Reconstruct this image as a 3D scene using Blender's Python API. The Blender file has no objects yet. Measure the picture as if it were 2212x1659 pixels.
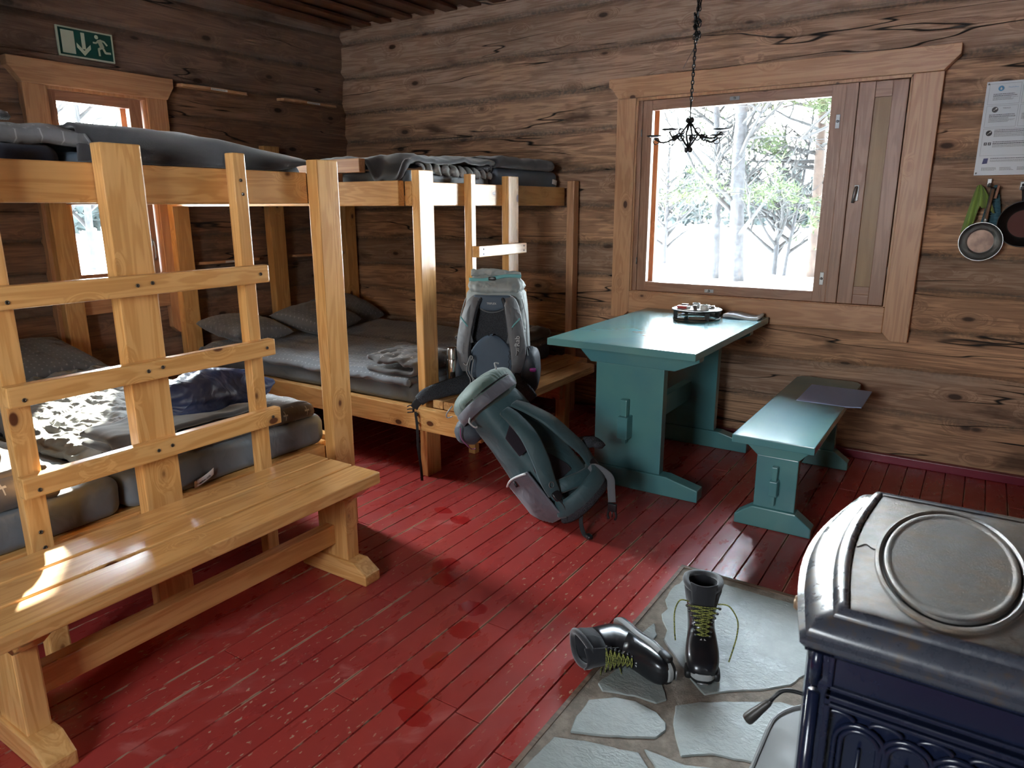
import bpy, bmesh, math, random
from mathutils import Vector, Matrix, noise as mn
S = bpy.context.scene
COL = S.collection
R = math.radians
PI = math.pi
# ------------------------------------------------------------------ camera
FPX = 1536.0
cam_d = bpy.data.cameras.new('camera')
cam_d.sensor_width = 36.0
cam_d.lens = FPX*36.0/2212.0
cam_d.clip_start = 0.05
cam_d.clip_end = 400
cam_d.dof.use_dof = True
cam_d.dof.focus_distance = 2.9
cam_d.dof.aperture_fstop = 7.0
cam = bpy.data.objects.new('camera', cam_d)
COL.objects.link(cam)
m3 = Matrix(((0.83744014, -0.13076365, 0.53065514), (0.54652445, 0.20435323, -0.81212732), (-0.00224436, 0.97012402, 0.24259913)))
mw = m3.to_4x4()
mw.translation = Vector((0, 0, 1.36))
cam.matrix_world = mw
S.camera = cam
# ------------------------------------------------------------------ world, sun, exposure
S.view_settings.view_transform = 'Standard'
S.view_settings.look = 'None'
S.view_settings.gamma = 1.0
S.view_settings.use_curve_mapping = False
S.view_settings.exposure = 1.9
S.cycles.max_bounces = 7
S.cycles.diffuse_bounces = 5
S.cycles.use_adaptive_sampling = True
S.cycles.adaptive_threshold = 0.04
S.cycles.adaptive_min_samples = 20
S.cycles.glossy_bounces = 4
S.cycles.transparent_max_bounces = 12
S.cycles.transmission_bounces = 4
S.cycles.caustics_reflective = False
S.cycles.caustics_refractive = False
S.cycles.sample_clamp_indirect = 6.0
S.cycles.use_denoising = True
W = bpy.data.worlds.new('overcast_sky')
S.world = W
W.use_nodes = True
wn = W.node_tree
wn.nodes.clear()
wo = wn.nodes.new('ShaderNodeOutputWorld')
wb = wn.nodes.new('ShaderNodeBackground')
wt = wn.nodes.new('ShaderNodeTexCoord')
ws = wn.nodes.new('ShaderNodeSeparateXYZ')
wr = wn.nodes.new('ShaderNodeValToRGB')
wn.links.new(wt.outputs['Generated'], ws.inputs[0])
wn.links.new(ws.outputs['Z'], wr.inputs[0])
wr.color_ramp.elements[0].position = 0.0
wr.color_ramp.elements[0].color = (1.0, 0.99, 0.97, 1)
wr.color_ramp.elements[1].position = 0.8
wr.color_ramp.elements[1].color = (0.66, 0.80, 1.0, 1)
wn.links.new(wr.outputs[0], wb.inputs['Color'])
SKY = 8.5
# the thin overcast is brighter around the low sun, which stands to the left of the cabin
wd = wn.nodes.new('ShaderNodeVectorMath')
wd.operation = 'DOT_PRODUCT'
wn.links.new(wt.outputs['Generated'], wd.inputs[0])
wd.inputs[1].default_value = Vector((-1.69, 1.17, 0.71)).normalized()
wm = wn.nodes.new('ShaderNodeMapRange')
wm.interpolation_type = 'SMOOTHSTEP'
wn.links.new(wd.outputs['Value'], wm.inputs['Value'])
for k_, v_ in (('From Min', 0.52), ('From Max', 1.0), ('To Min', SKY), ('To Max', SKY*6.5)):
    wm.inputs[k_].default_value = v_
wn.links.new(wm.outputs[0], wb.inputs['Strength'])
wn.links.new(wb.outputs[0], wo.inputs[0])
sd = bpy.data.lights.new('sun', 'SUN')
sd.energy = 26.0
sd.angle = R(1.5)
sd.color = (1.0, 0.93, 0.80)
sun = bpy.data.objects.new('sun', sd)
COL.objects.link(sun)
sun.rotation_euler = Vector((1.69, -1.17, -0.71)).to_track_quat('-Z', 'Y').to_euler()
sun.location = (-12, 7, 8)


def portal(loc, direction, sx, sy):
    d = bpy.data.lights.new('window_portal', 'AREA')
    d.shape = 'RECTANGLE'
    d.size = sx
    d.size_y = sy
    d.cycles.is_portal = True
    o = bpy.data.objects.new('window_portal', d)
    COL.objects.link(o)
    o.location = loc
    o.rotation_euler = Vector(direction).to_track_quat('-Z', 'Y').to_euler()


portal((-1.115, 4.40, 1.40), (0, -1, 0), 1.5, 1.2)
portal((-4.50, 2.27, 1.45), (1, 0, 0), 0.6, 1.15)
portal((-0.875, -1.80, 1.50), (0, 1, 0), 1.10, 1.25)

# ------------------------------------------------------------------ material helpers


class NT:
    def __init__(s, name, rough=0.5, metal=0.0, color=(0.8, 0.8, 0.8), coat=0.0):
        s.m = bpy.data.materials.new(name)
        s.m.use_nodes = True
        s.t = s.m.node_tree
        s.t.nodes.clear()
        s.out = s.n('ShaderNodeOutputMaterial')
        s.b = s.n('ShaderNodeBsdfPrincipled')
        s.b.inputs['Roughness'].default_value = rough
        s.b.inputs['Metallic'].default_value = metal
        s.b.inputs['Base Color'].default_value = (*color, 1)
        s.b.inputs['Coat Weight'].default_value = coat
        s.b.inputs['Coat Roughness'].default_value = 0.12
        s.t.links.new(s.b.outputs[0], s.out.inputs[0])

    def n(s, typ, ins=None, **props):
        nd = s.t.nodes.new(typ)
        for k, v in props.items():
            setattr(nd, k, v)
        for k, v in (ins or {}).items():
            if isinstance(v, bpy.types.NodeSocket):
                s.t.links.new(v, nd.inputs[k])
            else:
                nd.inputs[k].default_value = v
        return nd

    def math(s, op, a, b=0.0, c=0.0, clamp=False):
        nd = s.n('ShaderNodeMath', {0: a, 1: b, 2: c}, operation=op)
        nd.use_clamp = clamp
        return nd.outputs[0]

    def vmath(s, op, a, b=(0, 0, 0)):
        return s.n('ShaderNodeVectorMath', {0: a, 1: b}, operation=op).outputs[0]

    def mapr(s, v, a, b, c=0.0, d=1.0, smooth=True):
        return s.n('ShaderNodeMapRange', {'Value': v, 'From Min': a, 'From Max': b, 'To Min': c, 'To Max': d},
                   interpolation_type='SMOOTHSTEP' if smooth else 'LINEAR').outputs[0]

    def mix(s, f, a, b, typ='MIX'):
        nd = s.n('ShaderNodeMix', data_type='RGBA', blend_type=typ)
        for k, v in ((0, f), (6, a), (7, b)):
            if isinstance(v, bpy.types.NodeSocket):
                s.t.links.new(v, nd.inputs[k])
            else:
                nd.inputs[k].default_value = v if k == 0 else ((*v, 1) if len(v) == 3 else v)
        return nd.outputs[2]

    def coords(s, jitter=True, kind='Object'):
        tc = s.n('ShaderNodeTexCoord').outputs[kind]
        if not jitter:
            return tc
        r = s.n('ShaderNodeObjectInfo').outputs['Random']
        off = s.n('ShaderNodeCombineXYZ', {0: s.math('MULTIPLY', r, 17.3), 1: s.math('MULTIPLY', r, 31.7), 2: s.math('MULTIPLY', r, 23.1)}).outputs[0]
        return s.vmath('ADD', tc, off)

    def scale(s, v, sc):
        return s.n('ShaderNodeMapping', {'Vector': v, 'Scale': sc}).outputs[0]

    def noise(s, v, scale=5.0, detail=4.0, rough=0.5, dist=0.0):
        return s.n('ShaderNodeTexNoise', {'Vector': v, 'Scale': scale, 'Detail': detail, 'Roughness': rough, 'Distortion': dist}).outputs['Fac']

    def bump(s, h, strength=0.3, dist=0.01, normal=None):
        ins = {'Height': h, 'Strength': strength, 'Distance': dist}
        if normal is not None:
            ins['Normal'] = normal
        o = s.n('ShaderNodeBump', ins).outputs[0]
        s.t.links.new(o, s.b.inputs['Normal'])
        return o

    def col(s, v):
        s.t.links.new(v, s.b.inputs['Base Color'])

    def rough(s, v):
        s.t.links.new(v, s.b.inputs['Roughness'])


AX = {'x': (1, 0, 0), 'y': (0, 1, 0), 'z': (0, 0, 1)}


def axscale(axis, along, cross):
    return tuple(along if a else cross for a in AX[axis])


def wood(name, light, dark, knot, axis, rough=0.35, knots=0.55, bump=0.12, coat=0.0, contrast=1.0, jitter=True, crough=0.12):
    t = NT(name, rough=rough, coat=coat)
    t.b.inputs['Coat Roughness'].default_value = crough
    c = t.coords(jitter)
    kv = t.n('ShaderNodeTexVoronoi', {'Vector': t.scale(c, axscale(axis, 5.0, 8.5)), 'Scale': 1.0, 'Randomness': 1.0})
    kd = kv.outputs['Distance']
    pick = t.mapr(t.n('ShaderNodeSeparateColor', {0: kv.outputs['Color']}).outputs[0], knots, knots+0.01)
    near = t.math('MULTIPLY', t.mapr(kd, 0.42, 0.0), pick)
    warp = t.n('ShaderNodeCombineXYZ', {0: near, 1: near, 2: near}).outputs[0]
    g = t.vmath('ADD', t.scale(c, axscale(axis, 0.9, 11.0)), t.n('ShaderNodeVectorMath', {0: warp, 1: (0.9, 0.9, 0.9)}, operation='MULTIPLY').outputs[0])
    n1 = t.noise(g, 1.3, 3.0, 0.55, 0.6)
    rings = t.math('SINE', t.math('MULTIPLY', n1, 42.0*contrast))
    rings = t.mapr(rings, -1.0, 1.0)
    fine = t.noise(t.scale(c, axscale(axis, 3.0, 120.0)), 1.0, 2.0)
    big = t.noise(t.scale(c, axscale(axis, 0.7, 4.0)), 1.0, 2.0)
    f = t.math('ADD', t.math('MULTIPLY', rings, 0.35), t.math('ADD', t.math('MULTIPLY', fine, 0.45), t.math('MULTIPLY', big, 0.35)))
    f = t.mapr(f, 0.25, 0.95)
    base = t.mix(f, light, dark)
    km = t.math('MULTIPLY', t.mapr(kd, 0.13, 0.09), pick)
    halo = t.math('MULTIPLY', t.mapr(kd, 0.26, 0.10, 0.0, 0.45), pick)
    base = t.mix(halo, base, tuple(0.5*(a+b) for a, b in zip(dark, knot)))
    base = t.mix(km, base, knot)
    t.col(base)
    t.bump(f, bump, 0.002)
    return t.m


P_L, P_D, P_K = (0.74, 0.42, 0.155), (0.58, 0.285, 0.085), (0.12, 0.04, 0.015)
PINE = {a: wood('lacquered_pine_'+a, P_L, P_D, P_K, a, 0.30, 0.50, coat=0.25) for a in 'xyz'}
BENCHP = {a: wood('glossy_varnished_pine_'+a, P_L, P_D, P_K, a, 0.30, 0.50, coat=0.8, crough=0.24) for a in 'xyz'}
C_L, C_D, C_K = (0.60, 0.335, 0.175), (0.46, 0.225, 0.11), (0.09, 0.035, 0.02)
CASE = {a: wood('window_casing_pine_'+a, C_L, C_D, C_K, a, 0.42, 0.66) for a in 'xyz'}
S_L, S_D = (0.42, 0.235, 0.15), (0.31, 0.155, 0.095)
SASH = {a: wood('sash_pine_'+a, S_L, S_D, C_K, a, 0.40, 0.85) for a in 'xyz'}
PLY = wood('hatch_panel_veneer', (0.40, 0.25, 0.12), (0.31, 0.18, 0.085), C_K, 'z', 0.45, 0.97, contrast=0.4)
RUST_SEAT = {a: wood('seat_plank_pine_'+a, (0.62, 0.36, 0.15), (0.40, 0.19, 0.07), P_K, a, 0.32, 0.45, coat=0.2) for a in 'xyz'}


def logmat(name, axis, warm, grey, deep, seed):
    t = NT(name, rough=0.75)
    c = t.vmath('ADD', t.coords(False), (seed, seed*2, seed*3))
    tone = t.n('ShaderNodeAttribute', attribute_name='tone').outputs['Fac']
    kv = t.n('ShaderNodeTexVoronoi', {'Vector': t.scale(c, axscale(axis, 3.4, 7.5)), 'Scale': 1.0, 'Randomness': 1.0})
    kd = kv.outputs['Distance']
    pick = t.mapr(t.n('ShaderNodeSeparateColor', {0: kv.outputs['Color']}).outputs[0], 0.35, 0.36)
    near = t.math('MULTIPLY', t.mapr(kd, 0.45, 0.0), pick)
    warp = t.n('ShaderNodeCombineXYZ', {0: near, 1: near, 2: near}).outputs[0]
    lv = t.n('ShaderNodeCombineXYZ', {0: t.math('MULTIPLY', tone, 9.0), 1: t.math('MULTIPLY', tone, 7.0), 2: t.math('MULTIPLY', tone, 5.0)}).outputs[0]
    g = t.vmath('ADD', t.vmath('ADD', t.scale(c, axscale(axis, 0.75, 8.0)), warp), lv)
    n1 = t.noise(g, 1.2, 3.5, 0.6, 0.8)
    rings = t.mapr(t.math('SINE', t.math('MULTIPLY', n1, 38.0)), -1, 1)
    fine = t.noise(t.scale(c, axscale(axis, 4.0, 130.0)), 1.0, 3.0, 0.65)
    blot = t.noise(t.scale(c, axscale(axis, 1.3, 4.5)), 1.0, 5.0, 0.62)
    blot2 = t.noise(t.scale(c, axscale(axis, 2.2, 7.0)), 1.0, 4.0, 0.6)
    col = t.mix(t.mapr(t.math('ADD', t.math('MULTIPLY', blot, 0.6), t.math('MULTIPLY', tone, 0.62)), 0.40, 0.82), warm, grey)
    col = t.mix(t.mapr(t.math('FRACT', t.math('MULTIPLY', tone, 7.0)), 0.0, 1.0, 0.0, 0.45, False), col, tuple(v*0.55 for v in warm))
    col = t.mix(t.mapr(rings, 0.0, 1.0, 0.0, 0.5), col, deep)
    col = t.mix(t.mapr(fine, 0.42, 0.72, 0.0, 0.75), col, deep)
    stain = t.mapr(blot2, 0.56, 0.72, 0.0, 0.75)
    col = t.mix(stain, col, tuple(v*0.35 for v in deep))
    # checks (drying cracks) running along the log
    cn = t.noise(t.vmath('ADD', t.scale(c, axscale(axis, 0.30, 4.5)), lv), 1.0, 3.0, 0.5)
    crack = t.mapr(t.math('ABSOLUTE', t.math('SUBTRACT', cn, 0.5)), 0.0042, 0.0004)
    gate = t.mapr(t.noise(t.scale(c, axscale(axis, 0.5, 3.0)), 1.3, 1.0), 0.46, 0.50)
    crack = t.math('MULTIPLY', crack, gate)
    km = t.math('MULTIPLY', t.mapr(kd, 0.14, 0.08), pick)
    halo = t.math('MULTIPLY', t.mapr(kd, 0.32, 0.10, 0.0, 0.55), pick)
    col = t.mix(halo, col, deep)
    col = t.mix(km, col, tuple(v*0.30 for v in deep))
    seam = t.n('ShaderNodeAttribute', attribute_name='seam').outputs['Fac']
    fibre = t.noise(t.scale(c, (60, 60, 60)), 1.0, 3.0)
    col = t.mix(t.math('MULTIPLY', seam, t.mapr(fibre, 0.3, 0.7, 0.3, 0.95)), col, (0.13, 0.105, 0.085))
    col = t.mix(crack, col, (0.012, 0.008, 0.006))
    t.col(col)
    h = t.math('SUBTRACT', t.math('ADD', t.math('MULTIPLY', n1, 0.9), t.math('MULTIPLY', fine, 0.45)), t.math('MULTIPLY', crack, 1.6))
    t.bump(h, 0.55, 0.006)
    return t.m


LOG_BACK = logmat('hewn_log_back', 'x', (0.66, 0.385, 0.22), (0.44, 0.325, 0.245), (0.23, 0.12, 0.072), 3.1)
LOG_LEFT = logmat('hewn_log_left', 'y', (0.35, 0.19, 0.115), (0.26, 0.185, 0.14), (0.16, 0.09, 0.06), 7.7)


def plain(name, color, rough=0.5, metal=0.0, coat=0.0, var=0.0, vs=8.0, bump=0.0, bs=60.0, sheen=0.0):
    t = NT(name, rough, metal, color, coat)
    if var:
        c = t.coords()
        n = t.noise(c, vs, 4.0, 0.6)
        t.col(t.mix(t.mapr(n, 0.3, 0.75), color, tuple(v*(1-var) for v in color)))
    if bump:
        c = t.coords()
        t.bump(t.noise(c, bs, 3.0), bump, 0.003)
    if sheen:
        t.b.inputs['Sheen Weight'].default_value = sheen
    return t.m


def floor_mat():
    t = NT('red_floor_paint', 0.3)
    c = t.coords(False)
    tone = t.n('ShaderNodeAttribute', attribute_name='tone').outputs['Fac']
    edge = t.n('ShaderNodeAttribute', attribute_name='edge').outputs['Fac']
    big = t.noise(t.scale(c, (1.3, 0.9, 1)), 1.0, 4.0, 0.6)
    base = t.mix(t.mapr(tone, 0, 1, 0.0, 0.6, False), (0.40, 0.046, 0.037), (0.34, 0.037, 0.031))
    base = t.mix(t.mapr(big, 0.4, 0.7, 0.0, 0.35), base, (0.29, 0.036, 0.042))
    # dry mud smears, pale pink, streaked across the boards
    w = t.noise(c, 2.5, 2.0)
    sm = t.noise(t.scale(t.n('ShaderNodeMapping', {'Vector': c, 'Rotation': (0, 0, R(38))}).outputs[0], (9.0, 3.5, 1)), 1.0, 4.0, 0.6, 0.9)
    smear = t.math('MULTIPLY', t.mapr(sm, 0.56, 0.72), t.mapr(w, 0.42, 0.6))
    base = t.mix(t.math('MULTIPLY', smear, 0.5), base, (0.60, 0.24, 0.21))
    # chips of bare wood: specks plus flakes along the board edges
    sp = t.noise(t.scale(c, (75, 30, 1)), 1.0, 3.0, 0.5)
    zone = t.mapr(t.noise(c, 1.6, 3.0), 0.44, 0.60)
    chips = t.math('MULTIPLY', t.mapr(sp, 0.645, 0.665), zone)
    ed = t.noise(t.scale(c, (30, 2.6, 1)), 1.0, 5.0, 0.7)
    echip = t.math('MULTIPLY', t.mapr(ed, 0.53, 0.56), t.mapr(edge, 0.90, 0.985))
    chips = t.math('MAXIMUM', chips, echip)
    base = t.mix(t.math('MULTIPLY', chips, 0.85), base, (0.50, 0.33, 0.22))
    # wet marks of melted snow
    wet = None
    for (x, y, rx, ry) in ((-1.93, 2.37, .045, .03), (-1.80, 2.33, .05, .035), (-1.60, 1.97, .045, .06), (-1.53, 1.88, .06, .04), (-1.33, 1.78, .05, .04),
                           (-1.27, 1.66, .05, .05), (-1.25, 1.35, .05, .05), (-1.20, 1.30, .07, .035), (-1.14, 1.25, .05, .03), (-1.25, 1.48, .03, .05)):
        dv = t.n('ShaderNodeVectorMath', {0: t.vmath('SUBTRACT', c, (x, y, 0)), 1: (1/rx, 1/ry, 0)}, operation='MULTIPLY').outputs[0]
        ln = t.n('ShaderNodeVectorMath', {0: dv}, operation='LENGTH').outputs['Value']
        q = t.mapr(t.math('ADD', ln, t.math('MULTIPLY', t.noise(c, 28.0, 3.0), 0.9)), 1.55, 1.40)
        wet = q if wet is None else t.math('MAXIMUM', wet, q)
    base = t.mix(t.math('MULTIPLY', wet, 0.75), base, (0.33, 0.010, 0.010))
    t.col(base)
    r = t.mapr(t.noise(t.scale(c, (14, 5, 1)), 1.0, 4.0, 0.6), 0.3, 0.7, 0.24, 0.42)
    r = t.math('SUBTRACT', r, t.math('MULTIPLY', wet, 0.2))
    t.rough(r)
    h = t.math('SUBTRACT', t.noise(t.scale(c, (30, 3, 1)), 1.0, 4.0), t.math('MULTIPLY', chips, 0.8))
    t.bump(h, 0.16, 0.003)
    return t.m


FLOOR = floor_mat()
SUBFLOOR = plain('dark_gap', (0.02, 0.012, 0.01), 0.9)


def paint_teal():
    t = NT('teal_gloss_paint', 0.2, coat=0.15)
    c = t.coords()
    n = t.noise(t.scale(c, (3, 3, 3)), 1.0, 4.0)
    st = t.noise(t.scale(c, (70, 3, 70)), 1.0, 3.0)
    base = t.mix(t.mapr(n, 0.3, 0.7), (0.085, 0.245, 0.275), (0.115, 0.295, 0.285))
    t.col(base)
    t.bump(t.noise(c, 9.0, 2.0), 0.03, 0.002)
    return t.m


TEAL = paint_teal()
GLASS = None


def glass_mat():
    m = bpy.data.materials.new('window_glass')
    m.use_nodes = True
    t = m.node_tree
    t.nodes.clear()
    o = t.nodes.new('ShaderNodeOutputMaterial')
    mx = t.nodes.new('ShaderNodeMixShader')
    tr = t.nodes.new('ShaderNodeBsdfTransparent')
    tr.inputs[0].default_value = (0.97, 0.985, 0.98, 1)
    gl = t.nodes.new('ShaderNodeBsdfGlossy')
    gl.inputs['Roughness'].default_value = 0.02
    fr = t.nodes.new('ShaderNodeFresnel')
    fr.inputs[0].default_value = 1.45
    t.links.new(fr.outputs[0], mx.inputs[0])
    t.links.new(tr.outputs[0], mx.inputs[1])
    t.links.new(gl.outputs[0], mx.inputs[2])
    t.links.new(mx.outputs[0], o.inputs[0])
    return m


GLASS = glass_mat()
STEEL = plain('zinc_plated_steel', (0.34, 0.34, 0.34), 0.42, 0.8)
SCREW = plain('dark_screw_head', (0.10, 0.08, 0.06), 0.45, 0.7)
IRON = plain('forged_iron', (0.035, 0.035, 0.035), 0.42, 0.6)
BLACKM = plain('black_plastic', (0.012, 0.012, 0.014), 0.35)

# ------------------------------------------------------------------ mesh helpers


def resamp(v, k):
    n = len(v)-1
    out = []
    for i in range(k):
        t = i/(k-1)*n if k > 1 else 0
        j = min(int(t), max(n-1, 0))
        out.append(v[j]+(v[min(j+1, n)]-v[j])*(t-j))
    return out


ORG = {}


class MB:
    def __init__(s):
        s.bm = bmesh.new()
        s.uv = None

    def _bevel(s, geom, w, seg=2):
        if w > 0:
            edges = [e for e in geom if isinstance(e, bmesh.types.BMEdge)]
            bmesh.ops.bevel(s.bm, geom=edges, offset=w, segments=seg, profile=0.6, affect='EDGES', clamp_overlap=True)

    def box(s, x0, x1, y0, y1, z0, z1, bev=0.003, seg=2):
        x0, x1 = min(x0, x1), max(x0, x1)
        y0, y1 = min(y0, y1), max(y0, y1)
        z0, z1 = min(z0, z1), max(z0, z1)
        v = [s.bm.verts.new((x, y, z)) for x in (x0, x1) for y in (y0, y1) for z in (z0, z1)]
        fs = [(0, 1, 3, 2), (4, 6, 7, 5), (0, 4, 5, 1), (2, 3, 7, 6), (0, 2, 6, 4), (1, 5, 7, 3)]
        faces = [s.bm.faces.new([v[i] for i in f]) for f in fs]
        es = {e for f in faces for e in f.edges}
        s._bevel(list(es), bev, seg)
        return s

    def prism(s, poly, plane, a0, a1, bev=0.003, seg=2):
        """poly: 2D points; plane 'xz' extrudes along y, 'yz' along x, 'xy' along z"""
        def P(p, a):
            return {'xz': (p[0], a, p[1]), 'yz': (a, p[0], p[1]), 'xy': (p[0], p[1], a)}[plane]
        A = [s.bm.verts.new(P(p, a0)) for p in poly]
        B = [s.bm.verts.new(P(p, a1)) for p in poly]
        n = len(poly)
        faces = [s.bm.faces.new(A), s.bm.faces.new(B[::-1])]
        for i in range(n):
            faces.append(s.bm.faces.new((A[i], B[i], B[(i+1) % n], A[(i+1) % n])))
        bmesh.ops.recalc_face_normals(s.bm, faces=faces)
        es = {e for f in faces for e in f.edges}
        s._bevel(list(es), bev, seg)
        return s

    def rings(s, rings, cap0=True, cap1=True, closed=False):
        n = len(rings[0])
        V = [[s.bm.verts.new(p) for p in r] for r in rings]
        faces = []
        k = len(V)
        for i in range(k if closed else k-1):
            a, b = V[i], V[(i+1) % k]
            for j in range(n):
                faces.append(s.bm.faces.new((a[j], a[(j+1) % n], b[(j+1) % n], b[j])))
        if not closed:
            if cap0:
                faces.append(s.bm.faces.new(V[0][::-1]))
            if cap1:
                faces.append(s.bm.faces.new(V[-1]))
        bmesh.ops.recalc_face_normals(s.bm, faces=faces)
        return s

    def tube(s, pts, r, seg=8, closed=False):
        pts = [Vector(p) for p in pts]
        k = len(pts)
        rr = resamp(r, k) if isinstance(r, (list, tuple)) else [r]*k
        rings = []
        prev = None
        for i, p in enumerate(pts):
            if closed:
                d = (pts[(i+1) % k]-pts[i-1]).normalized()
            else:
                d = (pts[min(i+1, k-1)]-pts[max(i-1, 0)]).normalized()
            if prev is None:
                a = Vector((0, 0, 1)) if abs(d.z) < 0.9 else Vector((1, 0, 0))
                u = d.cross(a).normalized()
            else:
                u = (prev-d*prev.dot(d)).normalized()
            prev = u
            w = d.cross(u)
            rings.append([p+u*(math.cos(2*PI*j/seg)*rr[i])+w*(math.sin(2*PI*j/seg)*rr[i]) for j in range(seg)])
        return s.rings(rings, closed=closed)

    def lathe(s, prof, c, axis='z', seg=32, sx=1.0, sy=1.0):
        """prof: (radius, height) list"""
        c = Vector(c)
        rings = []
        for r, h in prof:
            ring = []
            for j in range(seg):
                a = 2*PI*j/seg
                u, v = math.cos(a)*r*sx, math.sin(a)*r*sy
                ring.append(c+{'z': Vector((u, v, h)), 'y': Vector((u, h, v)), 'x': Vector((h, u, v))}[axis])
            rings.append(ring)
        return s.rings(rings)

    def ribbon(s, pts, nrm, width, thick, seg=1, bev=0.0):
        """flat strap following pts; nrm = surface normal per point"""
        pts = [Vector(p) for p in pts]
        k = len(pts)
        ww = resamp(width, k) if isinstance(width, (list, tuple)) else [width]*k
        nn = [Vector(n).normalized() for n in nrm] if isinstance(nrm, list) else [Vector(nrm).normalized()]*k
        rings = []
        for i, p in enumerate(pts):
            d = (pts[min(i+1, k-1)]-pts[max(i-1, 0)]).normalized()
            n = (nn[i]-d*nn[i].dot(d)).normalized()
            w = d.cross(n).normalized()
            h, t = ww[i]/2, thick/2
            e = min(t*0.9, h*0.5)
            rings.append([p+w*a+n*b for a, b in ((-h, 0), (-h+e, t), (0, t*1.12), (h-e, t), (h, 0), (h-e, -t), (0, -t*1.12), (-h+e, -t))])
        return s.rings(rings)

    def cloth(s, f, nu, nv, thick, lu=1.0, lv=1.0):
        """f(u,v)->Vector for the top; gives it thickness and a rounded rim; UV in metres"""
        if s.uv is None:
            s.uv = s.bm.loops.layers.uv.new('UVMap')
        P = [[Vector(f(i/nu, j/nv)) for j in range(nv+1)] for i in range(nu+1)]
        Nn = [[None]*(nv+1) for _ in range(nu+1)]
        for i in range(nu+1):
            for j in range(nv+1):
                du = P[min(i+1, nu)][j]-P[max(i-1, 0)][j]
                dv = P[i][min(j+1, nv)]-P[i][max(j-1, 0)]
                n = du.cross(dv)
                Nn[i][j] = n.normalized() if n.length > 1e-12 else Vector((0, 0, 1))
        T = [[s.bm.verts.new(P[i][j]) for j in range(nv+1)] for i in range(nu+1)]
        B = [[s.bm.verts.new(P[i][j]-Nn[i][j]*thick) for j in range(nv+1)] for i in range(nu+1)]

        def face(vs, uvs):
            fc = s.bm.faces.new(vs)
            for l, uv in zip(fc.loops, uvs):
                l[s.uv].uv = uv
        for i in range(nu):
            for j in range(nv):
                q = ((i, j), (i+1, j), (i+1, j+1), (i, j+1))
                uvs = [(a/nu*lu, b/nv*lv) for a, b in q]
                face([T[a][b] for a, b in q], uvs)
                face([B[a][b] for a, b in q][::-1], uvs[::-1])
        rim = [(i, 0) for i in range(nu)]+[(nu, j) for j in range(nv)]+[(i, nv) for i in range(nu, 0, -1)]+[(0, j) for j in range(nv, 0, -1)]
        m = len(rim)
        M = []
        for k in range(m):
            i, j = rim[k]
            out = Vector((0, 0, 0))
            ci, cj = min(max(i, 1), nu-1), min(max(j, 1), nv-1)
            out = (P[i][j]-P[ci][cj])
            if out.length > 1e-9:
                out.normalize()
            M.append(s.bm.verts.new(P[i][j]-Nn[i][j]*thick*0.5+out*thick*0.35))
        for k in range(m):
            (a, b), (c, d) = rim[k], rim[(k+1) % m]
            uvs = [(a/nu*lu, b/nv*lv), (c/nu*lu, d/nv*lv)]
            face([T[c][d], T[a][b], M[k], M[(k+1) % m]], [uvs[1], uvs[0], uvs[0], uvs[1]])
            face([M[(k+1) % m], M[k], B[a][b], B[c][d]], [uvs[1], uvs[0], uvs[0], uvs[1]])
        return s


def obj(name, mb, mat, parent=None, smooth=False, label=None, angle=None):
    me = bpy.data.meshes.new(name)
    bm = mb.bm if isinstance(mb, MB) else mb
    off = ORG.get(parent.name, Vector((0, 0, 0))) if parent else Vector((0, 0, 0))
    if off.length > 0:
        for v in bm.verts:
            v.co -= off
    bm.to_mesh(me)
    bm.free()
    for m in (mat if isinstance(mat, (list, tuple)) else [mat]):
        me.materials.append(m)
    if smooth:
        for p in me.polygons:
            p.use_smooth = True
        if angle:
            me.set_sharp_from_angle(angle=R(angle))
    o = bpy.data.objects.new(name, me)
    COL.objects.link(o)
    if parent:
        o.parent = parent
        ORG[o.name] = off.copy()
    else:
        ORG[o.name] = Vector((0, 0, 0))
    if label:
        o['label'] = label
    return o


def thing(name, label, cat, loc, group=None):
    o = bpy.data.objects.new(name, None)
    o.empty_display_size = 0.05
    COL.objects.link(o)
    o.location = loc
    ORG[o.name] = Vector(loc)
    o['label'] = label
    o['category'] = cat
    if group:
        o['group'] = group
    return o


def tag(o, label, cat, group=None, kind=None):
    o['label'] = label
    o['category'] = cat
    if group:
        o['group'] = group
    if kind:
        o['kind'] = kind
    return o


def struct(o):
    o['kind'] = 'structure'
    return o


def fl(mb_mat):
    return mb_mat


def nz(x, y, z=0.0):
    return mn.noise(Vector((x, y, z)))


def ridged(x, y, z=0.0, oct=3):
    v, a, f = 0.0, 1.0, 1.0
    for _ in range(oct):
        v += a*(1-abs(mn.noise(Vector((x*f, y*f, z+f))))*2.2)
        a *= 0.5
        f *= 2.1
    return v


def sstep(a, b, x):
    t = min(1, max(0, (x-a)/(b-a)))
    return t*t*(3-2*t)

# ================================================================== THE ROOM
XL, XR, YF, YB, ZC = -4.29, 1.60, -1.70, 4.20, 2.65
SEAMS = [0.0, 0.27, 0.50, 0.72, 0.925, 1.125, 1.355, 1.585, 1.838, 2.05, 2.30, 2.54, 2.80]


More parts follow.
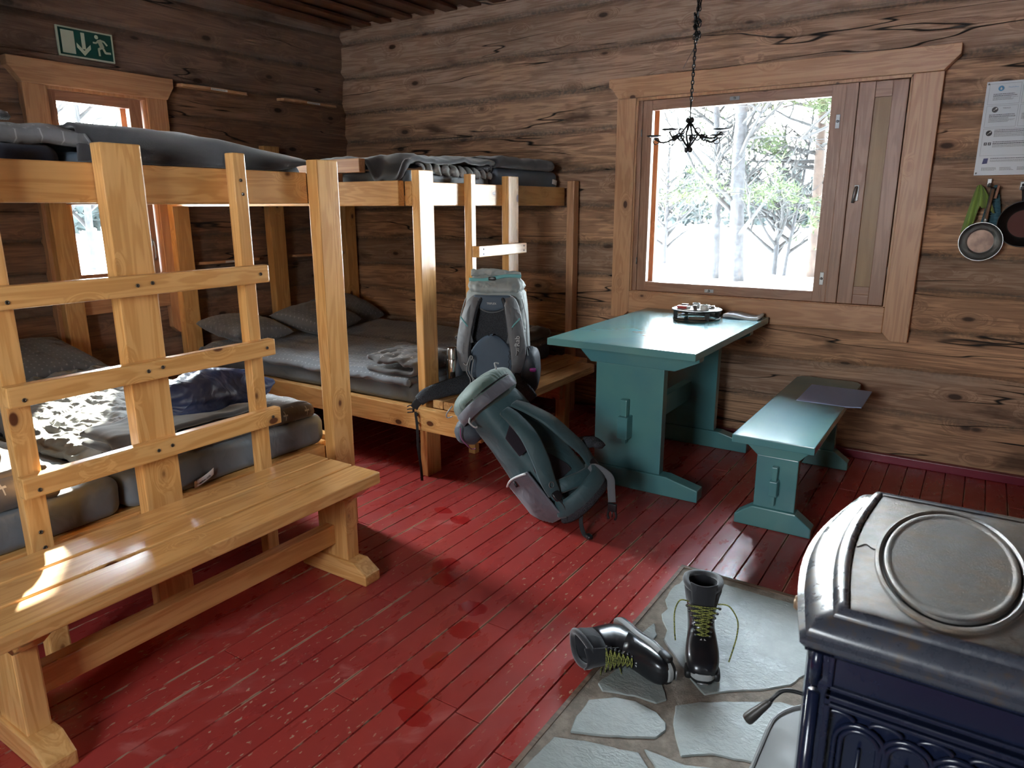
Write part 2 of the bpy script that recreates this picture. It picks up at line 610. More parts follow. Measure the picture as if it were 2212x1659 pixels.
def log_wall(name, axis, u0, u1, plane, inward, hole, seed, mat, seams=SEAMS, du=0.07):
    """hewn log wall: each log a convex face with its own set-back, fibrous seam between; solid core behind"""
    mb = MB()
    bm = mb.bm
    lt = bm.verts.layers.float.new('tone')
    ls = bm.verts.layers.float.new('seam')
    rnd = random.Random(seed)
    fr = [(0.0, -0.020, 1.0), (0.035, -0.017, 1.0), (0.075, -0.006, 0.6), (0.15, 0.0, 0.0), (0.35, 0.004, 0), (0.6, 0.005, 0), (0.84, 0.001, 0), (0.925, -0.006, 0.5), (0.97, -0.017, 1), (1.0, -0.020, 1)]
    n = int((u1-u0)/du)

    def wig(k, u):
        if k == 0 or k == len(seams)-1:
            return seams[k]
        return seams[k]+0.034*nz(u*0.8+seed, k*3.7)+0.008*nz(u*3.1+seed, k*1.3)
    for k in range(len(seams)-1):
        tone = rnd.random()
        setb = rnd.uniform(-0.008, 0.006)
        deep = rnd.uniform(0.45, 0.95)
        vs = []
        for i in range(n+1):
            u = u0+(u1-u0)*i/n
            a, b = wig(k, u), wig(k+1, u)
            col = []
            for f, d, sm in fr:
                z = a+(b-a)*f
                dd = d+setb*(0 if sm > 0.9 else 1)+0.008*nz(u*0.7+seed, k*5.1, f*1.3)+0.003*nz(u*4.0+seed, k*2.0, f*5)
                w = plane+inward*(dd+(1-deep)*(0.014 if sm > 0.9 else 0.0)-0.006)
                v = bm.verts.new((u, w, z) if axis == 'x' else (w, u, z))
                v[lt] = tone
                v[ls] = sm*deep
                col.append(v)
            vs.append(col)
        for i in range(n):
            for j in range(len(fr)-1):
                q = (vs[i][j], vs[i+1][j], vs[i+1][j+1], vs[i][j+1])
                if hole:
                    uc = sum(v.co[0 if axis == 'x' else 1] for v in q)/4
                    zc = sum(v.co.z for v in q)/4
                    if hole[0] < uc < hole[1] and hole[2] < zc < hole[3]:
                        continue
                bm.faces.new(q if (inward > 0) != (axis == 'x') else q[::-1])
    for f in bm.faces:
        f.smooth = True
    # solid core of the wall behind the log faces
    d0, d1 = plane-inward*0.045, plane-inward*0.20

    def core(a0, a1, z0, z1):
        if a1 > a0 and z1 > z0:
            if axis == 'x':
                mb.box(a0, a1, d0, d1, z0, z1, 0)
            else:
                mb.box(d0, d1, a0, a1, z0, z1, 0)
    za, zb = -0.10, seams[-1]
    u0, u1 = u0-0.22, u1+0.22
    if hole:
        h0, h1, hz0, hz1 = hole
        core(u0, h0, za, zb)
        core(h1, u1, za, zb)
        core(h0, h1, za, hz0)
        core(h0, h1, hz1, zb)
    else:
        core(u0, u1, za, zb)
    o = obj(name, mb, mat)
    return struct(o)


log_wall('wall_back', 'x', XL-0.02, XR+0.02, YB, -1, (-1.86, -0.37, 0.80, 2.00), 3, LOG_BACK)
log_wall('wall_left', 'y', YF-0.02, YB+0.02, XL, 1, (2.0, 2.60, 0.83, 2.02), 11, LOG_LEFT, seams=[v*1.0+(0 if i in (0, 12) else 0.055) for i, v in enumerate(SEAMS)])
log_wall('wall_right', 'y', YF-0.02, YB+0.02, XR, -1, None, 19, LOG_BACK, du=0.15)
log_wall('wall_front', 'x', XL-0.02, XR+0.02, YF, 1, (-1.40, -0.35, 0.90, 2.10), 23, LOG_BACK, du=0.15)

# floor boards running towards the back wall
mb = MB()
bm = mb.bm
lt = bm.verts.layers.float.new('tone')
le = bm.verts.layers.float.new('edge')
rnd = random.Random(5)
BW = 0.0873
x = XL-0.01
x += ((-0.886-x) % BW)-BW
while x < XR:
    y = YF+rnd.uniform(-2.5, 0)
    while y < YB:
        L = rnd.uniform(1.6, 3.6)
        if abs(x+BW-(-1.058)) < 0.02 and y < 1.344 < y+L+1.5:
            L = 1.344-y if 1.344-y > 0.5 else L
        y0, y1 = max(y, YF), min(y+L, YB)
        if y1-y0 > 0.02:
            tone = rnd.random()
            g = 0.0011
            dz = rnd.uniform(-0.0006, 0.0006)
            xs = (x+g, x+g+0.0018, x+BW*0.5, x+BW-g-0.0018, x+BW-g)
            zs = (-0.012, 0.0, 0.0, 0.0, -0.012)
            zs = (-0.010, dz, dz, dz, -0.010)
            ed = (1, 1, 0, 1, 1)
            rows = []
            for yy in (y0+0.0006, y0+0.002, y1-0.002, y1-0.0006):
                zz = -0.008 if yy in (y0+0.0006, y1-0.0006) else None
                rw = []
                for a, b, e in zip(xs, zs, ed):
                    v = bm.verts.new((a, yy, b if zz is None else min(b, zz)))
                    v[lt] = tone
                    v[le] = e
                    rw.append(v)
                rows.append(rw)
            for a in range(3):
                for b in range(4):
                    bm.faces.new((rows[a][b], rows[a][b+1], rows[a+1][b+1], rows[a+1][b]))
        y += L
    x += BW
mb.box(XL-0.22, XR+0.22, YF-0.22, YB+0.22, -0.06, -0.009, 0)
for f in bm.faces:
    f.material_index = 0
o = struct(obj('floor', mb, [FLOOR]))

# ceiling: boards with cover boards, running towards the back wall
CEIL = wood('smoked_ceiling_boards', (0.20, 0.085, 0.05), (0.13, 0.052, 0.032), (0.05, 0.02, 0.012), 'y', 0.5, 0.72, jitter=False)
mb = MB()
mb.box(XL-0.2, XR+0.2, YF-0.2, YB+0.2, 2.672, 2.74, 0)
x = XL+0.02
while x < XR:
    mb.box(x, x+0.105, YF, YB, 2.642, 2.662, 0.003, 1)
    mb.box(x-0.028, x+0.016, YF, YB, 2.660, 2.675, 0.002, 1)
    x += 0.198
struct(obj('ceiling', mb, CEIL))

# baseboard strips, painted like the floor
BASE = plain('painted_baseboard', (0.27, 0.035, 0.065), 0.35, var=0.25, vs=3.0)
mb = MB()
mb.box(XL+0.02, XR, 4.162, 4.20, 0.0, 0.045, 0.004)
struct(obj('baseboard_back', mb, BASE))
mb = MB()
mb.box(XL, XL+0.035, YF, 4.15, 0.0, 0.045, 0.004)
struct(obj('baseboard_left', mb, BASE))

# ------------------------------------------------------------------ window in the back wall


def wthing(name, loc):
    o = bpy.data.objects.new(name, None)
    COL.objects.link(o)
    o.location = loc
    ORG[o.name] = Vector(loc)
    o['kind'] = 'structure'
    return o


w1 = wthing('window_1', (-1.115, 4.20, 0.84))
YC = 4.178   # wall face the casing stands on
h = [(-2.005, 2.093), (-0.205, 2.093), (-0.205, 2.045), (-0.268, 1.977), (-1.942, 1.977), (-1.985, 2.035), (-2.005, 2.045)]
obj('header_casing', MB().prism(h, 'xz', YC-0.042, YC+0.03, 0.004), CASE['x'], w1)
t = [(-1.952, 1.977), (-1.832, 1.977), (-1.832, 0.715), (-1.875, 0.675), (-1.952, 0.675)]
obj('side_casing', MB().prism(t, 'xz', YC-0.030, YC+0.03, 0.003), CASE['z'], w1)
t = [(-0.262, 1.977), (-0.392, 1.977), (-0.392, 0.712), (-0.350, 0.667), (-0.270, 0.667)]
obj('side_casing', MB().prism(t, 'xz', YC-0.030, YC+0.03, 0.003), CASE['z'], w1)
obj('bottom_casing', MB().box(-1.832, -0.392, YC-0.030, YC+0.03, 0.706, 0.842, 0.004), CASE['x'], w1)
# jamb box lining the opening
mb = MB()
mb.box(-1.842, -1.822, YC-0.02, 4.41, 0.83, 1.975, 0.001)
mb.box(-0.402, -0.382, YC-0.02, 4.41, 0.83, 1.975, 0.001)
mb.box(-1.842, -0.382, YC-0.02, 4.41, 1.962, 1.982, 0.001)
mb.box(-1.842, -0.382, YC-0.02, 4.41, 0.826, 0.846, 0.001)
obj('jamb', mb, CASE['z'], w1)
# fixed frame strip on the hinge side
obj('frame_strip', MB().box(-1.822, -1.795, 4.168, 4.22, 0.846, 1.962, 0.002), SASH['z'], w1)
# inner sash round the pane
SY0, SY1 = 4.172, 4.212


def sash(name, x0, x1, z0, z1, gx0, gx1, gz0, gz1, y0, y1, mats, par):
    s = obj(name, MB().box(gx0-0.001, gx1+0.001, y0+0.002, y1-0.002, gz1, z1, 0.002), mats['x'], par)
    obj('rail', MB().box(gx0-0.001, gx1+0.001, y0+0.002, y1-0.002, z0, gz0, 0.002), mats['x'], s)
    obj('stile', MB().box(x0, gx0, y0, y1, z0, z1, 0.002), mats['z'], s)
    obj('stile', MB().box(gx1, x1, y0, y1, z0, z1, 0.002), mats['z'], s)
    obj('pane', MB().box(gx0, gx1, (y0+y1)/2-0.002, (y0+y1)/2+0.002, gz0, gz1, 0), GLASS, s)
    return s


sash('inner_sash', -1.793, -0.690, 0.848, 1.960, -1.735, -0.757, 0.904, 1.904, SY0, SY1, SASH, w1)
sash('outer_sash', -1.822, -0.690, 0.848, 1.960, -1.755, -0.757, 0.890, 1.925, 4.335, 4.375, CASE, w1)
obj('mullion', MB().box(-0.690, -0.632, 4.165, 4.405, 0.848, 1.960, 0.003), SASH['z'], w1)
# ventilation hatch
hs = obj('hatch', MB().box(-0.555, -0.478, 4.176, 4.206, 0.900, 0.942, 0.002), SASH['x'], w1)
obj('rail', MB().box(-0.555, -0.478, 4.176, 4.206, 1.885, 1.960, 0.002), SASH['x'], hs)
obj('rail', MB().box(-0.555, -0.478, 4.176, 4.206, 0.848, 0.900, 0.002), SASH['x'], hs)
obj('stile', MB().box(-0.630, -0.555, 4.172, 4.208, 0.848, 1.960, 0.003), SASH['z'], hs)
obj('stile', MB().box(-0.478, -0.408, 4.172, 4.208, 0.848, 1.960, 0.003), SASH['z'], hs)
obj('panel', MB().box(-0.557, -0.476, 4.186, 4.200, 0.938, 1.888, 0.002), PLY, hs)
obj('backing_board', MB().box(-0.630, -0.402, 4.33, 4.40, 0.848, 1.960, 0.002), SASH['z'], hs)
# hatch latch with lever
lt_ = obj('latch', MB().box(-0.603, -0.579, 4.167, 4.173, 1.382, 1.462, 0.003), STEEL, hs)
mb = MB()
mb.tube([(-0.591, 4.170, 1.452), (-0.591, 4.150, 1.450), (-0.593, 4.142, 1.438), (-0.596, 4.140, 1.410), (-0.601, 4.142, 1.372)], [0.006, 0.007, 0.008, 0.0075, 0.006], 10)
obj('lever', mb, STEEL, lt_, True)
# turn buttons on the sash
for (px, pz, v) in ((-1.256, 1.934, 0), (-1.330, 0.870, 0), (-0.716, 1.780, 1), (-0.716, 0.975, 1)):
    sx, sz = (0.010, 0.034) if v else (0.027, 0.010)
    pl = obj('catch_plate', MB().box(px-sx, px+sx, SY0-0.004, SY0+0.001, pz-sz, pz+sz, 0.0015), STEEL, w1)
    b = MB()
    b.lathe([(0.001, -0.011), (0.006, -0.010), (0.007, -0.003), (0.007, 0.001)], (px, SY0-0.003, pz), 'y', 12)
    obj('knob', b, STEEL, pl, True)
for hz in (1.78, 1.03):
    obj('hinge', MB().tube([(-1.797, 4.166, hz-0.02), (-1.797, 4.166, hz+0.02)], 0.004, 8), STEEL, w1, True)
    obj('hinge', MB().tube([(-0.402, 4.168, hz-0.02), (-0.402, 4.168, hz+0.02)], 0.004, 8), STEEL, w1, True)

# ------------------------------------------------------------------ window in the left wall
w2 = wthing('window_2', (XL, 2.27, 0.9))
XC = XL+0.008
h = [(1.845, 2.109), (2.745, 2.109), (2.745, 2.06), (2.700, 1.987), (1.905, 1.987), (1.862, 2.045), (1.845, 2.06)]
obj('header_casing', MB().prism(h, 'yz', XC-0.04, XC+0.044, 0.004), CASE['y'], w2)
t = [(1.905, 1.987), (2.022, 1.987), (2.022, 0.62), (1.985, 0.58), (1.905, 0.58)]
obj('side_casing', MB().prism(t, 'yz', XC-0.03, XC+0.030, 0.003), CASE['z'], w2)
t = [(2.573, 1.987), (2.700, 1.987), (2.700, 0.58), (2.615, 0.58), (2.573, 0.62)]
obj('side_casing', MB().prism(t, 'yz', XC-0.03, XC+0.030, 0.003), CASE['z'], w2)
obj('bottom_casing', MB().box(XC-0.03, XC+0.030, 2.022, 2.573, 0.757, 0.868, 0.004), CASE['y'], w2)
mb = MB()
mb.box(-4.50, XC+0.02, 2.012, 2.030, 0.86, 1.99, 0.001)
mb.box(-4.50, XC+0.02, 2.566, 2.584, 0.86, 1.99, 0.001)
mb.box(-4.50, XC+0.02, 2.012, 2.584, 1.972, 1.99, 0.001)
mb.box(-4.50, XC+0.02, 2.012, 2.584, 0.855, 0.872, 0.001)
obj('jamb', mb, CASE['z'], w2)


def sash_y(name, y0, y1, z0, z1, gy0, gy1, gz0, gz1, x0, x1, mats, par):
    s = obj(name, MB().box(x0+.002, x1-.002, gy0-0.001, gy1+0.001, gz1, z1, 0.002), mats['y'], par)
    obj('rail', MB().box(x0+.002, x1-.002, gy0-0.001, gy1+0.001, z0, gz0, 0.002), mats['y'], s)
    obj('stile', MB().box(x0, x1, y0, gy0, z0, z1, 0.002), mats['z'], s)
    obj('stile', MB().box(x0, x1, gy1, y1, z0, z1, 0.002), mats['z'], s)
    obj('pane', MB().box((x0+x1)/2-0.002, (x0+x1)/2+0.002, gy0, gy1, gz0, gz1, 0), GLASS, s)
    return s


s2 = sash_y('inner_sash', 2.032, 2.550, 0.875, 1.970, 2.078, 2.478, 0.984, 1.918, XL-0.035, XL+0.005, SASH, w2)
sash_y('outer_sash', 2.032, 2.564, 0.875, 1.970, 2.070, 2.505, 0.960, 1.930, XL-0.18, XL-0.14, CASE, w2)
hk = MB()
hk.tube([(XL+0.010, 2.515, 1.16), (XL+0.028, 2.517, 1.155), (XL+0.030, 2.520, 1.12), (XL+0.026, 2.520, 1.06), (XL+0.018, 2.518, 1.045)], 0.004, 8)
hk.box(XL+0.004, XL+0.009, 2.505, 2.527, 1.13, 1.17, 0.002)
obj('latch', hk, STEEL, w2, True)

# ------------------------------------------------------------------ unseen window added behind the camera as fill light for this side
w3 = wthing('added_fill_window', (-0.875, YF, 0.9))
obj('header_casing', MB().box(-1.55, -0.20, YF-0.01, YF+0.04, 2.08, 2.20, 0.004), CASE['x'], w3)
obj('side_casing', MB().box(-1.50, -1.38, YF-0.01, YF+0.03, 0.75, 2.08, 0.004), CASE['z'], w3)
obj('side_casing', MB().box(-0.37, -0.25, YF-0.01, YF+0.03, 0.75, 2.08, 0.004), CASE['z'], w3)
obj('bottom_casing', MB().box(-1.38, -0.37, YF-0.01, YF+0.03, 0.80, 0.92, 0.004), CASE['x'], w3)
sash('inner_sash', -1.400, -0.350, 0.90, 2.10, -1.340, -0.410, 0.96, 2.04, YF-0.10, YF-0.06, SASH, w3)

# ================================================================== OUTSIDE
SNOW = NT('fresh_snow', 0.8, color=(0.86, 0.88, 0.92))
SNOW.bump(SNOW.noise(SNOW.coords(False), 2.0, 4.0), 0.4, 0.05)
SNOW = SNOW.m
mb = MB()
bm = mb.bm
G = {}
NX, NY = 90, 90


def gx(i):
    t = i/NX*2-1
    return -1.0+math.copysign(abs(t)**1.7, t)*90


def snow_z(x, y):
    z = -0.05+0.30*nz(x*0.13, y*0.13)+0.12*nz(x*0.5, y*0.5, 3)
    d = max(XL-0.6-x, x-XR-0.6, y-YB-0.6, YF-0.6-y, 0)
    z = -0.25+(z+0.25)*sstep(0, 4, d)
    return z


for i in range(NX+1):
    for j in range(NY+1):
        x, y = gx(i), gx(j)+1.5
        G[i, j] = bm.verts.new((x, y, snow_z(x, y)))
for i in range(NX):
    for j in range(NY):
        f = bm.faces.new((G[i, j], G[i+1, j], G[i+1, j+1], G[i, j+1]))
        f.smooth = True
o = obj('snow_ground', mb, SNOW, smooth=True)
tag(o, 'white snow covering the ground outside the cabin windows', 'snow', kind='stuff')

BARK = plain('birch_bark', (0.028, 0.028, 0.030), 0.9, var=0.7, vs=14.0, bump=0.5, bs=30)
PBARK = plain('pine_bark', (0.06, 0.04, 0.03), 0.9, var=0.5, vs=9.0, bump=0.5, bs=30)
TWIG = plain('bare_twigs', (0.014, 0.013, 0.012), 0.9)
NEEDLE = plain('pine_needles', (0.028, 0.046, 0.006), 0.8, var=0.4, vs=3.0)
NEEDLE_D = plain('dark_conifer_needles', (0.022, 0.030, 0.026), 0.9, var=0.4, vs=1.0)


def tree(name, label, x, y, h, r, seed, kind='birch', lean=(0, 0), group='trees outside the back window', first=0.25, br=26, blen=1.0):
    rnd = random.Random(seed)
    z0 = snow_z(x, y)-0.15
    t = thing(name, label, 'tree', (x, y, z0), group)
    n = 12
    pts, rr = [], []
    wob = [rnd.uniform(-1, 1) for _ in range(4)]
    for i in range(n+1):
        f = i/n
        pts.append(Vector((x+lean[0]*f*h+0.05*h*0.25*math.sin(f*5+wob[0]*3)*wob[1], y+lean[1]*f*h+0.012*h*math.sin(f*4+wob[2]*3), z0+f*h)))
        rr.append(r*(1-f)**0.7+0.008)
    obj('trunk', MB().tube(pts, rr, 8), BARK if kind == 'birch' else PBARK, t, True)
    tw = MB()
    leaf = MB()

    def branch(p, d, L, rad, depth):
        k = 4
        q = [p]
        dd = d.copy()
        for _ in range(k):
            dd = (dd+Vector((rnd.uniform(-.25, .25), rnd.uniform(-.25, .25), rnd.uniform(-.15, .2) if kind == 'birch' else rnd.uniform(-.1, .1)))).normalized()
            q.append(q[-1]+dd*L/k)
        tw.tube(q, [rad*(1-i/(k+0.6)) for i in range(k+1)], 4)
        if depth > 0:
            for _ in range(4 if depth > 1 else 5):
                i = rnd.randint(1, k)
                nd = (dd+Vector((rnd.uniform(-1, 1), rnd.uniform(-1, 1), rnd.uniform(-.5, .7)))).normalized()
                branch(q[i], nd, L*rnd.uniform(.35, .6), rad*0.5, depth-1)
        if kind == 'pine' and depth <= 1:
            for _ in range(14):
                c = q[rnd.randint(1, k)]+Vector((rnd.uniform(-1, 1), rnd.uniform(-1, 1), rnd.uniform(-.5, .6)))*0.16*blen
                for _ in range(5):
                    a = Vector((rnd.uniform(-1, 1), rnd.uniform(-1, 1), rnd.uniform(-.3, 1))).normalized()*0.13
                    b = a.cross(Vector((rnd.uniform(-1, 1), rnd.uniform(-1, 1), 1))).normalized()*0.012
                    leaf.bm.faces.new([leaf.bm.verts.new(c-b), leaf.bm.verts.new(c+b), leaf.bm.verts.new(c+a)])
    for i in range(br):
        f = first+(0.97-first)*i/br
        k = min(int(f*n), n-1)
        p = pts[k].lerp(pts[k+1], f*n-k)
        a = rnd.uniform(0, 2*PI)
        up = 0.75 if kind == 'birch' else 0.15
        d = Vector((math.cos(a), math.sin(a), up)).normalized()
        branch(p, d, h*0.26*blen*(1.1-f)+0.25, 0.045*(1.1-f)+0.008, 2 if f < 0.8 else 1)
    obj('crown', tw, TWIG, t, True)
    if kind == 'pine':
        obj('needles', leaf, NEEDLE, t)
    return t


tree('birch_tree', 'thick bare birch standing right of the middle of the big window view', -3.67, 13.0, 7.5, 0.13, 2, first=0.12, br=34, blen=1.1)
tree('birch_tree', 'slender bare birch just left of the thick trunk beyond the big window', -4.32, 13.7, 6.0, 0.085, 5, lean=(-0.03, 0), first=0.2, br=24)
tree('birch_tree', 'thin leaning sapling right of the thick trunk beyond the big window', -3.35, 15.5, 4.0, 0.035, 8, lean=(0.06, 0), first=0.15, br=14)
tree('pine_tree', 'green needled pine at the right edge of the big window view', -2.85, 15.0, 8.5, 0.11, 4, 'pine', first=0.13, br=52, blen=1.15)
tree('birch_tree', 'low twiggy birch between the thick trunk and the pine outside', -3.6, 15.5, 3.2, 0.06, 13, first=0.15, br=34, blen=1.5)
tree('birch_tree', 'low twiggy birch at the left edge of the big window view', -6.6, 17.0, 3.2, 0.06, 21, first=0.15, br=30, blen=1.5)
tree('birch_tree', 'left trunk of the birches seen through the narrow left window', -12.9, 5.95, 6.0, 0.085, 31, group='trees outside the left window', first=0.2, br=18)
tree('birch_tree', 'slim middle trunk of the birches seen through the narrow left window', -12.6, 6.35, 6.0, 0.06, 32, group='trees outside the left window', first=0.2, br=16)
tree('birch_tree', 'leaning right trunk of the birches seen through the narrow left window', -12.4, 6.95, 6.0, 0.10, 33, lean=(0.0, 0.09), group='trees outside the left window', first=0.2, br=16)


mb = MB()
rnd = random.Random(77)
spots = [(-38+i*0.62+rnd.uniform(-.5, .5), 52+rnd.uniform(-6, 14), rnd.uniform(2.6, 4.6), rnd.uniform(1.0, 1.7)) for i in range(62)]
spots += [(-45+rnd.uniform(-4, 4), 12+i*1.2, rnd.uniform(3, 5.5), rnd.uniform(1.0, 1.8)) for i in range(16)]
for x, y, h, w in spots:
    z0 = snow_z(x, y)-0.3
    for k in range(330):
        f = rnd.random()
        rr = w*(1-f)**0.8*rnd.uniform(0.2, 1)
        a = rnd.uniform(0, 2*PI)
        c = Vector((x+math.cos(a)*rr, y+math.sin(a)*rr, z0+0.12*h+f*h*0.88))
        s = h*0.10
        mb.bm.faces.new([mb.bm.verts.new(c+Vector((rnd.uniform(-s, s), rnd.uniform(-s, s), rnd.uniform(-s, s)))) for _ in range(3)])
    mb.tube([(x, y, z0), (x, y, z0+h*0.9)], [0.12, 0.02], 5)
tag(obj('forest', mb, NEEDLE_D), 'grey-green forest edge far away across the snow', 'forest', kind='stuff')

# ================================================================== BUNK BEDS


def screws(par, pts, axis='x', r=0.006, depth=0.003):
    for (x, y, z) in pts:
        mb = MB()
        mb.lathe([(r, -depth), (r, depth*0.3), (r*0.55, depth*0.5), (r*0.5, -depth*0.2)], (x, y, z), axis, 10)
        obj('screw', mb, SCREW, par, True)


bA = thing('bunk_bed', 'pine bunk bed with a three-rung ladder, on the left behind the wooden bench', 'bunk bed', (-3.2, 1.2, 0), 'two pine bunk beds')
# end posts: the wide ones stand proud of the rails
obj('post', MB().box(-2.218, -2.160, 1.953, 2.062, 0, 1.534, 0.005), PINE['z'], bA)
obj('post', MB().box(-2.214, -2.160, 1.147, 1.270, 0, 1.542, 0.005), PINE['z'], bA)
obj('post', MB().box(-2.214, -2.160, 0.330, 0.450, 0, 1.540, 0.005), PINE['z'], bA)
# split line where the corner post is made of two boards
obj('post', MB().box(-4.262, -4.200, 1.925, 2.030, 0, 1.41, 0.004), PINE['z'], bA)
obj('post', MB().box(-4.262, -4.200, 0.33, 0.44, 0, 1.76, 0.004), PINE['z'], bA)
obj('top_side_rail', MB().box(-2.262, -2.219, 0.33, 1.953, 1.372, 1.487, 0.004), PINE['y'], bA)
obj('lower_side_rail', MB().box(-2.262, -2.219, 0.33, 1.953, 0.272, 0.385, 0.004), PINE['y'], bA)
obj('top_end_rail', MB().box(-4.20, -2.219, 2.010, 2.050, 1.372, 1.487, 0.004), PINE['x'], bA)
obj('lower_end_rail', MB().box(-4.20, -2.219, 2.010, 2.050, 0.29, 0.405, 0.004), PINE['x'], bA)
obj('top_base_board', MB().box(-4.20, -2.264, 0.36, 2.00, 1.385, 1.41, 0.002), PINE['x'], bA)
obj('lower_base_board', MB().box(-4.20, -2.264, 0.36, 2.00, 0.36, 0.385, 0.002), PINE['x'], bA)
la = obj('ladder_rail', MB().box(-2.206, -2.161, 1.588, 1.638, 0, 1.538, 0.005), PINE['z'], bA)
lb = obj('ladder_rail', MB().box(-2.206, -2.161, 0.803, 0.862, 0, 1.538, 0.005), PINE['z'], bA)
for (z0, z1) in ((0.577, 0.634), (0.838, 0.892), (1.102, 1.158)):
    rg = obj('rung', MB().box(-2.160, -2.122, 0.795, 1.668, z0-0.004, z1+0.002, 0.006), PINE['y'], bA)
    zc = (z0+z1)/2
    screws(rg, [(-2.121, 0.833, zc-0.012), (-2.121, 1.185, zc), (-2.121, 1.232, zc+0.004), (-2.121, 1.630, zc)])
screws(la, [(-2.160, 1.612, 1.448), (-2.160, 1.616, 1.402)])
screws(lb, [(-2.160, 0.832, 0.455), (-2.160, 0.836, 0.405)])

bB = thing('bunk_bed', 'pine bunk bed in the far corner with a short ladder near the back wall', 'bunk bed', (-3.2, 3.4, 0), 'two pine bunk beds')
obj('post', MB().box(-2.302, -2.257, 2.658, 2.768, 0, 1.527, 0.004), PINE['z'], bB)
obj('post', MB().box(-2.302, -2.257, 3.422, 3.528, 0, 1.522, 0.004), PINE['z'], bB)
obj('post', MB().box(-2.262, -2.212, 4.105, 4.172, 0, 1.515, 0.004), CASE['z'], bB)
obj('post', MB().box(-4.262, -4.200, 2.625, 2.735, 0, 1.41, 0.004), PINE['z'], bB)
obj('post', MB().box(-4.262, -4.200, 3.345, 3.470, 0, 1.765, 0.006), PINE['z'], bB)
obj('post', MB().box(-4.262, -4.200, 4.060, 4.165, 0, 1.52, 0.004), PINE['z'], bB)
obj('ladder_rail', MB().box(-2.302, -2.257, 3.070, 3.112, 0, 1.522, 0.004), PINE['z'], bB)
for (z0, z1) in ((0.590, 0.640), (0.826, 0.888), (1.098, 1.156)):
    rg = obj('rung', MB().box(-2.256, -2.212, 3.072, 3.545, z0, z1, 0.004), PINE['y'], bB)
    screws(rg, [(-2.212, y, z0+dz) for y in (3.115, 3.515) for dz in (0.016, 0.042)], r=0.005)
obj('top_side_rail', MB().box(-2.345, -2.303, 2.658, 4.15, 1.362, 1.476, 0.004), PINE['y'], bB)
obj('lower_side_rail', MB().box(-2.345, -2.303, 2.658, 4.15, 0.265, 0.378, 0.004), PINE['y'], bB)
obj('top_front_rail', MB().box(-4.20, -2.346, 2.615, 2.657, 1.362, 1.479, 0.004), PINE['x'], bB)
lr = obj('lower_front_rail', MB().box(-4.20, -1.885, 2.615, 2.657, 0.262, 0.378, 0.004), PINE['x'], bB)
screws(lr, [(-2.278, 2.614, 0.345), (-2.278, 2.614, 0.300)], 'y', r=0.009)
obj('guard_rail', MB().box(-4.20, -2.592, 2.615, 2.657, 1.522, 1.588, 0.004), CASE['x'], bB)
obj('guard_block', MB().box(-2.795, -2.750, 2.617, 2.655, 1.479, 1.522, 0.002), CASE['z'], bB)
obj('top_base_board', MB().box(-4.20, -2.346, 2.66, 4.15, 1.385, 1.41, 0.002), PINE['x'], bB)
obj('lower_base_board', MB().box(-4.20, -2.346, 2.66, 4.15, 0.345, 0.37, 0.002), PINE['x'], bB)

# seat planks between the bunk's end and the back wall
st = thing('plank_bench', 'low plank seat at the end of the corner bunk, left of the teal table', 'bench', (-2.06, 3.3, 0))
obj('seat_plank', MB().box(-2.211, -2.150, 2.66, 4.02, 0.379, 0.42, 0.003), RUST_SEAT['y'], st)
obj('seat_plank', MB().box(-2.143, -2.026, 2.66, 3.98, 0.379, 0.42, 0.003), RUST_SEAT['y'], st)
pl = [(-2.018, 2.66), (-1.885, 2.66), (-1.885, 3.78), (-1.892, 3.815), (-1.908, 3.84), (-1.93, 3.85), (-2.018, 3.85)]
obj('seat_plank', MB().prism(pl, 'xy', 0.379, 0.42, 0.003), RUST_SEAT['y'], st)
obj('cross_rail', MB().box(-2.255, -1.955, 3.50, 3.54, 0.262, 0.378, 0.003), PINE['x'], st)
obj('cross_rail', MB().box(-2.255, -1.955, 2.80, 2.84, 0.262, 0.378, 0.003), PINE['x'], st)
obj('leg', MB().box(-2.04, -1.975, 3.60, 3.66, 0.0, 0.378, 0.003), PINE['z'], st)

# ================================================================== TRESTLE FURNITURE


def trestle_leg(par, yf, th, mats, top, cleat, ped, foot, footh, rise, cz, side):
    """cleat: (x0,x1,xb0,xb1,z0,z1); ped: (x0,x1); foot: (x0,x1,xt0,xt1)"""
    x0, x1, b0, b1, z0, z1 = cleat
    y0, y1 = (yf, yf+th)
    mid = (z0+z1)/2+0.004
    obj('cleat', MB().prism([(x0, z1), (x1, z1), (x1, mid), (b1, z0), (b0, z0), (x0, mid)], 'xz', y0-0.006, y1+0.006, 0.004), mats['x'], par)
    obj('leg', MB().box(ped[0], ped[1], y0, y1, rise, z0, 0.004), mats['z'], par)
    f0, f1, t0, t1 = foot
    obj('foot', MB().prism([(f0, 0), (f1, 0), (f1, footh), (t1, rise), (t0, rise), (f0, footh)], 'xz', y0-0.012, y1+0.012, 0.006), mats['x'], par)


